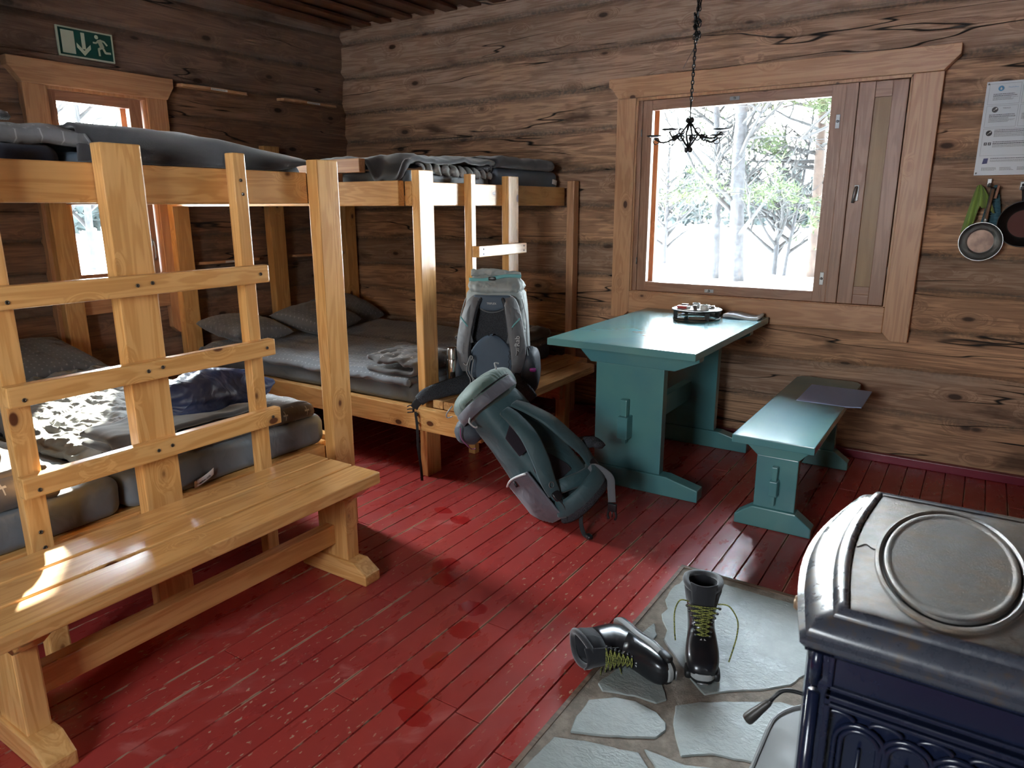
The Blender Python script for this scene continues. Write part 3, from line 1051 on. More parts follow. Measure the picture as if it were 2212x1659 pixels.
T3 = {a: TEAL for a in 'xyz'}
tb = thing('trestle_table', 'teal painted trestle table standing under the big window', 'table', (-1.33, 3.55, 0))
obj('tabletop', MB().box(-1.692, -0.962, 2.896, 4.12, 0.716, 0.750, 0.004), TEAL, tb)
trestle_leg(tb, 3.09, 0.052, T3, 0.75, (-1.692+0.085, -1.005, -1.55, -1.12, 0.618, 0.716), (-1.522, -1.171), (-1.78, -0.976, -1.56, -1.135), 0.060, 0.098, 0, 1)
trestle_leg(tb, 3.92, 0.052, T3, 0.75, (-1.692+0.085, -1.005, -1.55, -1.12, 0.618, 0.716), (-1.522, -1.171), (-1.72, -0.976, -1.56, -1.135), 0.060, 0.098, 0, 1)
sr = obj('stretcher', MB().box(-1.372, -1.320, 3.025, 4.03, 0.265, 0.375, 0.004), TEAL, tb)
obj('wedge', MB().prism([(-1.373, 0.455), (-1.336, 0.455), (-1.339, 0.235), (-1.357, 0.235)], 'xz', 3.050, 3.084, 0.004), TEAL, sr)
obj('wedge', MB().prism([(-1.373, 0.455), (-1.336, 0.455), (-1.339, 0.235), (-1.357, 0.235)], 'xz', 3.978, 4.008, 0.004), TEAL, sr)

bn = thing('trestle_bench', 'teal painted bench with a seat mat, to the right of the blue table', 'bench', (-0.6, 3.5, 0))
pl = [(-0.778, 2.868), (-0.452, 2.868), (-0.452, 4.09), (-0.470, 4.125), (-0.50, 4.135), (-0.73, 4.135), (-0.760, 4.125), (-0.778, 4.09)]
obj('seat', MB().prism(pl, 'xy', 0.402, 0.436, 0.004), TEAL, bn)
for yf in (2.985, 3.93):
    trestle_leg(bn, yf, 0.045, T3, 0.43, (-0.742, -0.487, -0.695, -0.527, 0.328, 0.402), (-0.697, -0.527), (-0.772, -0.452, -0.70, -0.522), 0.042, 0.094, 0, 1)
sr = obj('stretcher', MB().box(-0.630, -0.596, 2.942, 4.02, 0.165, 0.232, 0.004), TEAL, bn)
obj('wedge', MB().prism([(-0.626, 0.292), (-0.602, 0.292), (-0.605, 0.118), (-0.617, 0.118)], 'xz', 2.955, 2.982, 0.003), TEAL, sr)
obj('wedge', MB().prism([(-0.626, 0.292), (-0.602, 0.292), (-0.605, 0.118), (-0.617, 0.118)], 'xz', 3.978, 4.000, 0.003), TEAL, sr)

wb_ = thing('wooden_bench', 'varnished pine bench with three seat slats, in the foreground on the left', 'bench', (-1.91, 1.15, 0))
for (a, b) in ((-2.098, -1.988), (-1.976, -1.863), (-1.851, -1.722)):
    obj('seat_slat', MB().box(a, b, 0.512, 1.762, 0.386, 0.430, 0.005, 3), BENCHP['y'], wb_)
for yf in (0.600, 1.688):
    obj('cleat', MB().prism([(-2.06, 0.386), (-1.758, 0.386), (-1.758, 0.368), (-1.818, 0.318), (-2.00, 0.318), (-2.06, 0.368)], 'xz', yf-0.006, yf+0.066, 0.004), BENCHP['x'], wb_)
    obj('leg', MB().box(-1.985, -1.836, yf, yf+0.058, 0.075, 0.320, 0.005), BENCHP['z'], wb_)
    obj('foot', MB().prism([(-2.08, 0), (-1.740, 0), (-1.740, 0.040), (-1.800, 0.078), (-2.02, 0.078), (-2.08, 0.040)], 'xz', yf-0.010, yf+0.066, 0.006), BENCHP['x'], wb_)
obj('stretcher', MB().box(-1.945, -1.898, 0.64, 1.70, 0.128, 0.205, 0.005), BENCHP['y'], wb_)

# ================================================================== HEARTH AND FLOOR PLATE
EDGEW = wood('hearth_edge_strip', (0.20, 0.13, 0.085), (0.12, 0.075, 0.05), (0.04, 0.02, 0.01), 'x', 0.6, 0.9)
MORT = NT('sandy_mortar', 0.9)
c = MORT.coords(False)
n = MORT.noise(c, 30, 5, 0.65)
MORT.col(MORT.mix(MORT.mapr(n, 0.35, 0.7), (0.20, 0.165, 0.13), (0.31, 0.26, 0.205)))
MORT.bump(MORT.noise(c, 140, 4, 0.7), 0.8, 0.004)
MORT = MORT.m
SL = NT('green_grey_slate', 0.55)
c = SL.coords(False)
n = SL.noise(c, 9, 5, 0.65)
SL.col(SL.mix(SL.mapr(n, 0.35, 0.7), (0.245, 0.275, 0.255), (0.33, 0.355, 0.335)))
h = SL.math('ADD', SL.math('MULTIPLY', SL.noise(SL.scale(c, (55, 85, 50)), 1.0, 4, 0.6, 0.6), 1.0), SL.math('MULTIPLY', SL.noise(c, 14, 3), 0.8))
SL.bump(h, 0.42, 0.007)
SL.rough(SL.mapr(n, 0.3, 0.7, 0.42, 0.6))
SL = SL.m
he = thing('stone_hearth', 'flagstone hearth slab set in the red floor under the stove', 'hearth', (-0.2, 1.2, 0))
obj('mortar_bed', MB().box(-0.806, 0.62, 0.10, 2.436, -0.004, 0.010, 0.002), MORT, he)
mb = MB()
mb.box(-0.818, -0.803, 0.10, 2.452, -0.004, 0.013, 0.002)
mb.box(-0.818, 0.62, 2.434, 2.452, -0.004, 0.014, 0.002)
obj('edge_strip', mb, EDGEW, he)
FS = {
    'A': [(-0.786, 2.265), (-0.770, 2.36), (-0.70, 2.395), (-0.25, 2.39), (-0.26, 2.05), (-0.303, 1.935), (-0.36, 1.875), (-0.45, 1.806), (-0.498, 1.759), (-0.538, 1.789), (-0.604, 1.852), (-0.66, 1.910), (-0.694, 1.948), (-0.705, 2.005), (-0.74, 2.051), (-0.756, 2.084), (-0.750, 2.126), (-0.779, 2.176)],
    'B': [(-0.770, 1.934), (-0.756, 2.02), (-0.722, 1.96), (-0.722, 1.925), (-0.74, 1.905)],
    'C': [(-0.552, 1.672), (-0.50, 1.722), (-0.42, 1.775), (-0.309, 1.845), (-0.20, 1.86), (-0.10, 1.75), (-0.12, 1.60), (-0.309, 1.575), (-0.407, 1.547), (-0.471, 1.497), (-0.498, 1.538), (-0.531, 1.596)],
    'D': [(-0.765, 1.56), (-0.706, 1.611), (-0.651, 1.627), (-0.585, 1.615), (-0.547, 1.590), (-0.537, 1.565), (-0.548, 1.524), (-0.652, 1.463), (-0.747, 1.421), (-0.762, 1.482)],
    'D2': [(-0.756, 1.736), (-0.721, 1.789), (-0.666, 1.795), (-0.624, 1.751), (-0.580, 1.68), (-0.600, 1.650), (-0.66, 1.647), (-0.749, 1.616), (-0.776, 1.639)],
    'E': [(-0.775, 1.383), (-0.675, 1.421), (-0.567, 1.451), (-0.526, 1.417), (-0.505, 1.31), (-0.53, 1.17), (-0.765, 1.12), (-0.785, 1.25)],
    'F': [(-0.56, 1.47), (-0.453, 1.475), (-0.34, 1.528), (-0.16, 1.55), (-0.10, 1.40), (-0.20, 1.20), (-0.496, 1.16), (-0.482, 1.31), (-0.505, 1.42)],
    'G': [(-0.16, 2.38), (0.25, 2.38), (0.28, 2.05), (0.0, 1.98), (-0.20, 2.02)], 'H': [(0.02, 1.92), (0.3, 1.98), (0.33, 1.5), (0.0, 1.42), (-0.03, 1.7)],
    'I': [(-0.77, 1.07), (-0.55, 1.12), (-0.40, 1.10), (-0.38, 0.8), (-0.76, 0.75)], 'J': [(0.36, 2.38), (0.58, 2.36), (0.57, 1.2), (0.38, 1.2)],
    'K': [(-0.33, 1.11), (0.3, 1.13), (0.3, 0.5), (-0.3, 0.45)]}
for k, P in FS.items():
    rnd = random.Random(k)
    Q = []
    m = len(P)
    for i in range(m):
        a, b = Vector(P[i]).to_3d(), Vector(P[(i+1) % m]).to_3d()
        ns = max(1, int((b-a).length/0.022))
        for q in range(ns):
            p = a.lerp(b, q/ns)
            w = 0.005 if q else 0.002
            Q.append((p.x+w*nz(p.x*40, p.y*40, 1), p.y+w*nz(p.x*40, p.y*40, 7)))
    obj('flagstone', MB().prism(Q, 'xy', 0.0, 0.0135+rnd.uniform(0, 0.002), 0.0025, 1), SL, he)

FP = NT('galvanised_plate', 0.65, 0.15, (0.22, 0.22, 0.215))
FP.rough(FP.mapr(FP.noise(FP.coords(False), 12, 4), 0.3, 0.7, 0.55, 0.75))
fpl = []
for i in range(13):
    a = PI-i/12*PI/2
    fpl.append((-0.06+0.25*math.cos(a), 1.72+0.20*math.sin(a)))
fpl = [(-0.31, 0.5), (-0.31, 1.70)]+fpl[1:]+[(0.4, 1.92), (0.4, 0.5)]
mb = MB().prism(fpl, 'xy', 0.016, 0.020, 0.0012, 1)
rim = [(x, y, 0.020) for x, y in fpl[:16]]
mb.tube(rim, 0.006, 8)
tag(obj('floor_plate', mb, FP.m), 'grey sheet metal plate with rolled rim lying on the stones under the stove', 'plate')

# ================================================================== SMALL THINGS ON THE TABLE
WHITE = plain('white_paper', (0.72, 0.73, 0.72), 0.7, var=0.1)
WAX = plain('white_wax', (0.75, 0.74, 0.70), 0.45)
ALU = plain('aluminium_cup', (0.7, 0.7, 0.7), 0.25, 1.0)
c0 = Vector((-1.292, 3.86, 0.75))
tr = thing('candle_tray', 'round two-tier iron tray with candles in the middle of the table end by the window', 'tray', c0)
mb = MB()
for (r, z) in ((0.125, 0.006), (0.132, 0.052)):
    mb.tube([c0+Vector((math.cos(a)*r, math.sin(a)*r, z)) for a in [2*PI*i/40 for i in range(40)]], 0.0045, 8, closed=True)
obj('hoop', mb, IRON, tr, True)
mb = MB()
mb.lathe([(0.001, 0.050), (0.128, 0.050), (0.130, 0.053), (0.001, 0.054)], c0, 'z', 40)
obj('tray_plate', mb, plain('pewter_tray', (0.45, 0.45, 0.44), 0.35, 0.8), tr, True)
for i in range(4):
    a = PI/4+i*PI/2
    p = c0+Vector((math.cos(a)*0.125, math.sin(a)*0.125, 0))
    mb = MB()
    mb.box(p.x-0.012, p.x+0.012, p.y-0.004, p.y+0.004, 0.754, 0.800, 0.002)
    obj('bracket', mb, IRON, tr)
TRAYZ = c0.z+0.054


def tealight(dx, dy, r, h, name, label, mat, wick=True):
    p = (c0.x+dx, c0.y+dy, TRAYZ)
    t = thing(name, label, 'candle', p, 'candles on the tray')
    mb = MB()
    mb.lathe([(r*0.9, 0), (r, h*0.1), (r, h), (r*0.92, h), (r*0.9, h*0.85), (0.001, h*0.83)], p, 'z', 24)
    obj('cup', mb, mat, t, True)
    if wick:
        obj('wick', MB().tube([(p[0], p[1], p[2]+h*0.8), (p[0]+0.001, p[1], p[2]+h*1.05)], 0.001, 6), SCREW, t)
    return t


tealight(0.055, -0.035, 0.024, 0.030, 'pillar_candle', 'cream candle stub at the right front of the iron tray', WAX)
tealight(-0.02, 0.045, 0.021, 0.026, 'glass_candle', 'small clear candle cup at the back of the iron tray', plain('frosted_glass', (0.7, 0.75, 0.75), 0.15))
tealight(0.062, 0.055, 0.020, 0.016, 'tea_light', 'silver tea light at the right back of the iron tray', ALU)
mb = MB()
mb.box(c0.x+0.000, c0.x+0.018, c0.y-0.062, c0.y-0.044, TRAYZ, TRAYZ+0.026, 0.002)
tag(obj('lighter', mb, plain('dark_brown_plastic', (0.05, 0.03, 0.025), 0.4)), 'small dark brown block standing at the front of the iron tray', 'lighter')
mt = thing('matchbox', 'red matchbox on the left side of the iron tray', 'matchbox', (c0.x-0.075, c0.y-0.01, TRAYZ))
obj('sleeve', MB().box(c0.x-0.105, c0.x-0.050, c0.y-0.03, c0.y+0.006, TRAYZ, TRAYZ+0.014, 0.001), plain('red_card', (0.50, 0.06, 0.05), 0.6), mt)
obj('drawer', MB().box(c0.x-0.050, c0.x-0.036, c0.y-0.028, c0.y+0.004, TRAYZ+0.001, TRAYZ+0.013, 0.001), WHITE, mt)
mb = MB()
mb.box(c0.x-0.10, c0.x-0.065, c0.y+0.028, c0.y+0.05, TRAYZ, TRAYZ+0.018, 0.002)
tag(obj('match_tin', mb, IRON), 'small dark tin behind the red matchbox on the iron tray', 'tin')
# rolled paper and the guest book
mb = MB()
mb.lathe([(0.010, 0), (0.017, 0), (0.018, 0.01), (0.018, 0.215), (0.017, 0.225), (0.010, 0.225)], (-1.445, 4.06, 0.769), 'x', 20)
tag(obj('paper_roll', mb, WHITE, smooth=True, angle=40), 'roll of white paper lying behind the iron candle tray', 'paper')
bk = thing('guest_book', 'open guest book with white pages at the window end of the table', 'book', (-1.07, 4.02, 0.75))
obj('cover', MB().box(-1.175, -0.985, 3.955, 4.085, 0.7505, 0.754, 0.001), plain('book_cover_blue', (0.10, 0.14, 0.18), 0.5), bk)
mb = MB()
mb.cloth(lambda u, v: (-1.172+0.184*u, 3.958+0.124*v, 0.772-0.008*u+0.004*math.sin(u*PI*2)+(0.012*sstep(.82, 1, u)*sstep(.4, 1, v))), 16, 6, 0.017)
obj('pages', mb, WHITE, bk, True, angle=40)
# seat mat on the bench
MATM = NT('blue_grey_woven_mat', 0.85)
c = MATM.coords(False)
w = MATM.math('SINE', MATM.math('MULTIPLY', MATM.n('ShaderNodeSeparateXYZ', {0: c}).outputs[1], 900.0))
MATM.col(MATM.mix(MATM.mapr(w, -1, 1), (0.30, 0.38, 0.60), (0.42, 0.50, 0.70)))
MATM.bump(w, 0.3, 0.001)
mb = MB()
mb.cloth(lambda u, v: (-0.670+0.288*u, 3.565+0.375*v+0.004*u, 0.4385+0.004*0+0.006*sstep(.75, 1, u)*(1-v)), 14, 12, 0.0055)
tag(obj('seat_mat', mb, MATM.m, smooth=True, angle=40), 'folded blue-grey woven seat mat on the window end of the teal bench', 'mat')

# ================================================================== BEDDING


def fabric(name, c1, c2, rough=0.9, pattern=None, weave=0.25, wr=0.0, sheen=0.2, pcol=(0.5, 0.5, 0.5)):
    t = NT(name, rough)
    t.b.inputs['Sheen Weight'].default_value = sheen
    c = t.coords()
    n = t.noise(c, 6, 4, 0.6)
    base = t.mix(t.mapr(n, 0.3, 0.7), c1, c2)
    if pattern:
        s, a, b, k = pattern          # spacing, half arm, half width, strength
        uv = t.n('ShaderNodeTexCoord').outputs['UV']
        sp = t.n('ShaderNodeSeparateXYZ', {0: uv})
        row = t.math('FLOOR', t.math('DIVIDE', sp.outputs[1], s))
        off = t.math('MULTIPLY', t.math('MODULO', row, 2.0), s*0.5)
        u = t.math('SUBTRACT', t.math('MODULO', t.math('ADD', t.math('ADD', sp.outputs[0], off), 10*s), s), s*0.5)
        v = t.math('SUBTRACT', t.math('MODULO', t.math('ADD', sp.outputs[1], 10*s), s), s*0.5)
        au, av = t.math('ABSOLUTE', u), t.math('ABSOLUTE', v)
        p1 = t.math('MULTIPLY', t.math('LESS_THAN', au, a), t.math('LESS_THAN', av, b))
        p2 = t.math('MULTIPLY', t.math('LESS_THAN', av, a), t.math('LESS_THAN', au, b))
        base = t.mix(t.math('MULTIPLY', t.math('MAXIMUM', p1, p2), k), base, pcol)
    t.col(base)
    h = t.noise(c, 420, 2)
    if wr:
        w = t.noise(t.scale(c, (7, 11, 9)), 1.0, 2.5, 0.5, 0.8)
        w = t.math('SUBTRACT', 1.0, t.math('MULTIPLY', t.math('ABSOLUTE', t.math('SUBTRACT', w, 0.5)), 5.0))
        b1 = t.bump(w, wr*0.75, 0.012)
        t.bump(h, weave, 0.001, b1)
    else:
        t.bump(h, weave, 0.001)
    return t.m


MATTRESS = fabric('grey_mattress_cover', (0.16, 0.18, 0.20), (0.13, 0.15, 0.17), 0.6, weave=0.1, wr=0.18, sheen=0.1)
MATBLUE = fabric('blue_grey_mattress_vinyl', (0.13, 0.17, 0.22), (0.11, 0.145, 0.19), 0.5, weave=0.05, wr=0.05, sheen=0.0)
MATNAVY = fabric('navy_mattress_cover', (0.05, 0.06, 0.10), (0.04, 0.05, 0.08), 0.7, weave=0.1, wr=0.1)
FELT = fabric('charcoal_felt_blanket', (0.045, 0.046, 0.052), (0.030, 0.031, 0.036), 1.0, weave=0.6, sheen=0.6)
FELT_G = fabric('grey_felt_blanket', (0.075, 0.078, 0.085), (0.05, 0.052, 0.058), 1.0, weave=0.6, sheen=0.5)
QUILT = fabric('grey_dotted_quilt', (0.20, 0.21, 0.225), (0.165, 0.172, 0.185), 0.9, (0.030, 0.0045, 0.0018, 0.6), 0.2, 0.35, pcol=(0.45, 0.46, 0.48))
QUILT_L = fabric('pale_crumpled_quilt', (0.36, 0.37, 0.36), (0.30, 0.31, 0.30), 0.9, (0.045, 0.006, 0.0016, 0.2), 0.2, 0.6, pcol=(0.5, 0.5, 0.5))
CROSS = fabric('brown_cross_print', (0.115, 0.10, 0.095), (0.09, 0.08, 0.075), 0.9, (0.052, 0.0105, 0.0017, 0.8), 0.2, 0.2, pcol=(0.42, 0.41, 0.39))
PILLOW = fabric('grey_cross_pillowcase', (0.17, 0.175, 0.185), (0.135, 0.14, 0.15), 0.9, (0.030, 0.0050, 0.0015, 0.55), 0.2, 0.3, pcol=(0.40, 0.41, 0.42))
NAVYB = fabric('navy_nylon', (0.035, 0.055, 0.14), (0.025, 0.04, 0.10), 0.45, weave=0.05, wr=0.55, sheen=0.0)
TAGW = plain('white_care_tag', (0.75, 0.75, 0.74), 0.6)
TAGINK = plain('printed_ink', (0.10, 0.10, 0.11), 0.7)


def mattress(name, x0, x1, y0, y1, z0, z1, mat, label, bev=0.035, group='foam mattresses on the bunk beds', tagat=None, soft=0.004):
    mb = MB()
    nx, ny = 36, 18
    # rounded slab: rings around the vertical profile, grid on top and bottom through cloth()
    prof = []
    k = 6
    h = z1-z0
    b = min(bev, h*0.48)
    for i in range(k+1):
        a = PI/2*i/k
        prof.append((b-b*math.sin(a), z0+b-b*math.cos(a)))
    for i in range(k+1):
        a = PI/2*i/k
        prof.append((b-b*math.cos(a), z1-b+b*math.sin(a)))

    def outline(ins):
        pts = []
        r = 0.05
        X0, X1, Y0, Y1 = x0+ins, x1-ins, y0+ins, y1-ins
        rr = max(r-ins, 0.01)
        for (cx, cy, a0) in ((X1-rr, Y1-rr, 0), (X0+rr, Y1-rr, PI/2), (X0+rr, Y0+rr, PI), (X1-rr, Y0+rr, 1.5*PI)):
            for q in range(5):
                a = a0+PI/2*q/4
                pts.append((cx+math.cos(a)*rr, cy+math.sin(a)*rr))
            # subdivide straight run
            na = a0+PI/2
            nxt = {0: (X0+rr, Y1), PI/2: (X0, Y0+rr), PI: (X1-rr, Y0), 1.5*PI: (X1, Y1-rr)}[a0]
            last = pts[-1]
            for q in range(1, 16):
                pts.append((last[0]+(nxt[0]-last[0])*q/16, last[1]+(nxt[1]-last[1])*q/16))
        return pts
    rings = []
    for ins, z in prof:
        ring = []
        for (x, y) in outline(ins):
            d = soft*nz(x*6, y*6, z*14)
            ring.append((x+d, y+d, z+soft*nz(x*5, y*5, 2)))
        rings.append(ring)
    # close the top with shrinking rings
    for s in (0.85, 0.6, 0.3):
        cxm, cym = (x0+x1)/2, (y0+y1)/2
        rings.append([((p[0]-cxm)*s+cxm, (p[1]-cym)*s+cym, z1+soft*nz(p[0]*5*s, p[1]*5*s, 2)) for p in rings[len(prof)-1]])
    mb.rings(rings)
    o = obj(name, mb, mat, smooth=True)
    tag(o, label, 'mattress', group)
    if tagat:
        x, y, z, w, hh, tilt = tagat
        m = MB()
        m.cloth(lambda u, v: (x+0.012*v*0+0.006*math.sin(u*3)+0.004*(1-v), y+w*(u-.5), z-hh*v+tilt*(u-.5)), 6, 3, 0.0012)
        tg = obj('care_tag', m, TAGW, o, True)
    return o


mattress('mattress', -4.19, -2.238, 1.125, 1.985, 0.386, 0.512, MATTRESS, 'grey mattress with a white care tag behind the right half of the near ladder', tagat=(-2.231, 1.395, 0.432, 0.078, 0.026, 0.028))
_m = [o for o in bpy.data.objects if o.name == 'mattress'][0]
TAGTXT = [('PS46', 0.011, (-2.2235, 1.372, 0.4235)), ('15.05.06 12:02', 0.0085, (-2.2225, 1.394, 0.4145))]
mattress('mattress', -4.19, -2.238, 0.352, 1.118, 0.386, 0.512, MATTRESS, 'grey mattress in the bottom left corner of the view with folded cross-print bedding on it')
mattress('mattress', -4.19, -2.268, 0.352, 1.10, 1.411, 1.535, MATNAVY, 'dark navy mattress on the upper bunk at the left edge of the view')
mattress('mattress', -4.19, -2.268, 1.11, 1.985, 1.411, 1.520, MATBLUE, 'blue-grey mattress of the near upper bunk, almost hidden under the long felt blanket')
mattress('mattress', -4.19, -2.352, 2.668, 3.398, 0.371, 0.478, MATTRESS, 'grey mattress on the lower corner bunk, its creased side above the front rail')
mattress('mattress', -4.19, -2.350, 3.404, 4.09, 0.371, 0.478, MATNAVY, 'navy mattress on the lower corner bunk beside the back wall')
mattress('mattress', -4.19, -2.350, 2.668, 3.398, 1.411, 1.532, MATTRESS, 'grey mattress on the upper corner bunk under the charcoal blanket and crumpled quilt')
mattress('mattress', -4.19, -2.352, 3.415, 4.155, 1.411, 1.572, MATBLUE, 'pale blue mattress on the upper corner bunk beside the back wall', tagat=(-2.346, 4.085, 1.520, 0.055, 0.028, -0.01))


def quilt(name, x0, x1, y0, y1, z, thick, amp, mat, label, cat, fx=5.0, fy=8.0, seed=0.0, group=None, step=0.016, edge=0.02, wav=0.02, hollow=None, smooth=True, zf=None):
    lx, ly = x1-x0, y1-y0
    nu, nv = max(8, int(lx/step)), max(8, int(ly/step))

    def f(u, v):
        x = x0+lx*u
        y = y0+ly*v
        e = min(u*lx, (1-u)*lx, v*ly, (1-v)*ly)
        x += wav*nz(y*3+seed, u*2, 1.0)
        y += wav*nz(x*3+seed, v*2, 5.0)
        wx, wy = x+0.08*nz(x*3, y*3, seed), y+0.08*nz(x*3, y*3, seed+9)
        h = amp*(ridged(wx*fx+seed, wy*fy, seed, 3)-0.9)+amp*0.6*nz(x*2.2, y*2.2, seed+3)
        zz = z+h-edge*(1-sstep(0, 0.05, e))
        if zf:
            zz += zf(x, y)
        return (x, y, zz)
    mb = MB()
    mb.cloth(f, nu, nv, thick, lx, ly)
    o = obj(name, mb, mat, smooth=smooth)
    tag(o, label, cat, group)
    return o


def pillow(c, sx, sy, sz, rz, mat, label, tilt=0.0, seed=0, group='pillows on the bunk beds', rx=0.0):
    mb = MB()
    n = 34
    M = Matrix.Rotation(rz, 4, 'Z') @ Matrix.Rotation(tilt, 4, 'Y') @ Matrix.Rotation(rx, 4, 'X')
    c = Vector(c)

    def side(sgn):
        def f(u, v):
            a, b = u*2-1, v*2-1
            # pinched corners, hollow sides
            k = 1-0.10*(1-abs(a)**2)*abs(b)**3
            k2 = 1-0.10*(1-abs(b)**2)*abs(a)**3
            x = a*sx/2*k2
            y = b*sy/2*k
            h = (max(0, 1-abs(a)**2.6)*max(0, 1-abs(b)**2.6))**0.45
            w = 0.10*(ridged(a*2.2+seed, b*2.2, seed, 3)-0.8)*h
            z = sgn*sz/2*(h*(1+w))
            return c+(M @ Vector((x, y, z)))
        return f
    uvl = mb.bm.loops.layers.uv.new('UVMap')
    mb.uv = uvl
    f1, f2 = side(1), side(-1)
    V1, V2 = {}, {}
    for i in range(n+1):
        for j in range(n+1):
            V1[i, j] = mb.bm.verts.new(f1(i/n, j/n))
            V2[i, j] = V1[i, j] if i in (0, n) or j in (0, n) else mb.bm.verts.new(f2(i/n, j/n))
    for i in range(n):
        for j in range(n):
            q = ((i, j), (i+1, j), (i+1, j+1), (i, j+1))
            for V, qq in ((V1, q), (V2, q[::-1])):
                fc = mb.bm.faces.new([V[p] for p in qq])
                for l, p in zip(fc.loops, qq):
                    l[uvl].uv = (p[0]/n*sx, p[1]/n*sy)
    o = obj('pillow', mb, mat, smooth=True)
    tag(o, label, 'pillow', group)
    return o


# lower near bunk
quilt('quilt', -3.98, -2.36, 1.10, 1.90, 0.560, 0.030, 0.015, QUILT_L, 'pale crumpled quilt in bright window light on the near lower bunk', 'quilt', 5.5, 15.0, 2.0, 'quilts on the bunk beds', step=0.0095, edge=0.03, wav=0.05)
pillow((-3.98, 1.60, 0.600), 0.46, 0.58, 0.15, 0.1, PILLOW, 'grey pillow at the wall end of the near lower bunk, left of the wide post', 0.25, 1.0)


def folded(name, x0, x1, y0, y1, z0, layers, th, mat, label, cat, seed, group=None, amp=0.008, fold='x', skew=0.02, fx=6, fy=6):
    """a blanket folded in a zigzag: one continuous sheet, rounded folds at alternating edges"""
    lx, ly = x1-x0, y1-y0
    along = lx if fold == 'x' else ly
    k = layers
    seg = 26
    path = []
    gap = th*1.35
    for L in range(k):
        zc = z0+gap*(L+0.5)
        sh = skew*math.sin(L*2.3+seed)
        for i in range(seg+1):
            s = i/seg
            s = s if L % 2 == 0 else 1-s
            path.append((s*along+sh*(1-2*abs(s-0.5)), zc))
        if L < k-1:
            s = 1.0 if L % 2 == 0 else 0.0
            for q in range(1, 6):
                a = -PI/2+PI*q/6
                bulge = math.cos(a)*gap*0.62
                path.append((s*along+(bulge if s else -bulge), zc+gap*0.5+math.sin(a)*gap*0.5))
    n = len(path)-1
    nv = max(8, int((ly if fold == 'x' else lx)/0.025))
    tot = along*k

    def f(u, v):
        i = min(n, int(round(u*n)))
        s, z = path[i]
        o = v*(ly if fold == 'x' else lx)
        x, y = (x0+s, y0+o) if fold == 'x' else (x0+o, y0+s)
        e = min(v, 1-v)
        droop = 0.012*(1-sstep(0, 0.12, e))
        rz = (z-z0)/(gap*k)
        w = amp*(ridged(x*fx+seed, y*fy, seed, 2)-0.8)*rz
        return (x+0.015*nz(y*5+seed, z*9), y+0.018*nz(x*4, z*14+seed, 3), z+w-droop*rz)
    mb = MB()
    mb.cloth(f, n, nv, th*0.92, tot, ly if fold == 'x' else lx)
    o = obj(name, mb, mat, smooth=True)
    tag(o, label, cat, group)
    return o


folded('felt_blanket', -2.52, -2.33, 1.14, 1.36, 0.568, 2, 0.018, FELT_G, 'grey fleece blanket rolled on the foot of the near lower bunk by the wide post', 'blanket', 1.0, 'blankets on the bunk beds', 0.012)
folded('quilt', -2.55, -2.285, 1.40, 1.93, 0.512, 3, 0.020, CROSS, 'brown cross-print bedding folded at the foot of the near lower bunk under the navy bag', 'quilt', 4.0, 'quilts on the bunk beds', 0.010)
folded('felt_blanket', -2.58, -2.30, 1.33, 1.72, 0.597, 1, 0.020, FELT, 'charcoal blanket under the navy bag on the near lower bunk', 'blanket', 6.0, 'blankets on the bunk beds', 0.012)
# crumpled navy bag
mb = MB()
rings = []
for i in range(25):
    f = i/24
    r = math.sin(PI*(0.04+0.92*f))**0.6
    x = -2.62+0.02*math.sin(f*9)
    ring = []
    for j in range(36):
        a = 2*PI*j/36
        w = 1+0.17*(ridged(math.cos(a)*1.6+f*2.5, math.sin(a)*1.6, f*3, 3)-0.8)
        yy = 1.40+f*0.46
        zz = max(0.012, 0.058+math.sin(a)*0.095*r*w)
        ring.append((x+0.14+math.cos(a)*0.135*r*w, yy+0.03*math.cos(a*2), 0.600+zz-0.01))
    rings.append(ring)
mb.rings(rings)
bg = obj('stuff_sack', mb, NAVYB, smooth=True)
tag(bg, 'crumpled navy blue nylon bag lying on the near lower bunk behind the ladder', 'bag')
# near-left mattress
folded('quilt', -2.62, -2.285, 0.45, 0.925, 0.513, 3, 0.030, CROSS, 'thick cross-print quilt folded on the near-left mattress under a dark blanket', 'quilt', 9.0, 'quilts on the bunk beds', 0.010)
folded('felt_blanket', -2.70, -2.31, 0.42, 0.80, 0.636, 3, 0.026, FELT_G, 'grey felt blanket folded on the cross-print quilt at the left edge of the view', 'blanket', 12.0, 'blankets on the bunk beds', 0.014)
quilt('quilt', -4.0, -2.75, 0.40, 1.05, 0.550, 0.03, 0.012, QUILT_L, 'pale quilt on the near-left mattress seen past the ladder rail at the left edge', 'quilt', 4, 7, 31.0, 'quilts on the bunk beds', step=0.03)

# upper near bunk: long felt blanket hanging over the edge


def topz(y):
    k = [(0.80, 1.604), (0.95, 1.600), (1.16, 1.603), (1.37, 1.603), (1.62, 1.590), (1.80, 1.566), (1.92, 1.552), (2.03, 1.538)]
    if y <= k[0][0]:
        return k[0][1]
    for (a, b), (c, d) in zip(k, k[1:]):
        if y <= c:
            return b+(d-b)*(y-a)/(c-a)
    return k[-1][1]


def blanket_top(u, v):
    y = 1.13+u*0.86+0.02*nz(v*4, u*2)
    T = topz(y)
    lift = 0.0 if u < 0.78 else 0.022*sstep(0.78, 1.0, u)
    if v < 0.22:
        s = v/0.22
        bot = 1.494+lift
        z = bot+(T-bot)*math.sin(s*PI/2)
        x = -2.238-0.02*s*s-0.035*(1-math.cos(s*PI/2))+0.012*nz(y*5, s*2, 4)
    else:
        s = (v-0.22)/0.78
        x = -2.293-s*1.1
        z = T+0.012*nz(x*3, y*3, 2)-0.02*s
    if v >= 0.22:
        z += 0.006*nz(x*9, y*9)
    return (x, y, z)


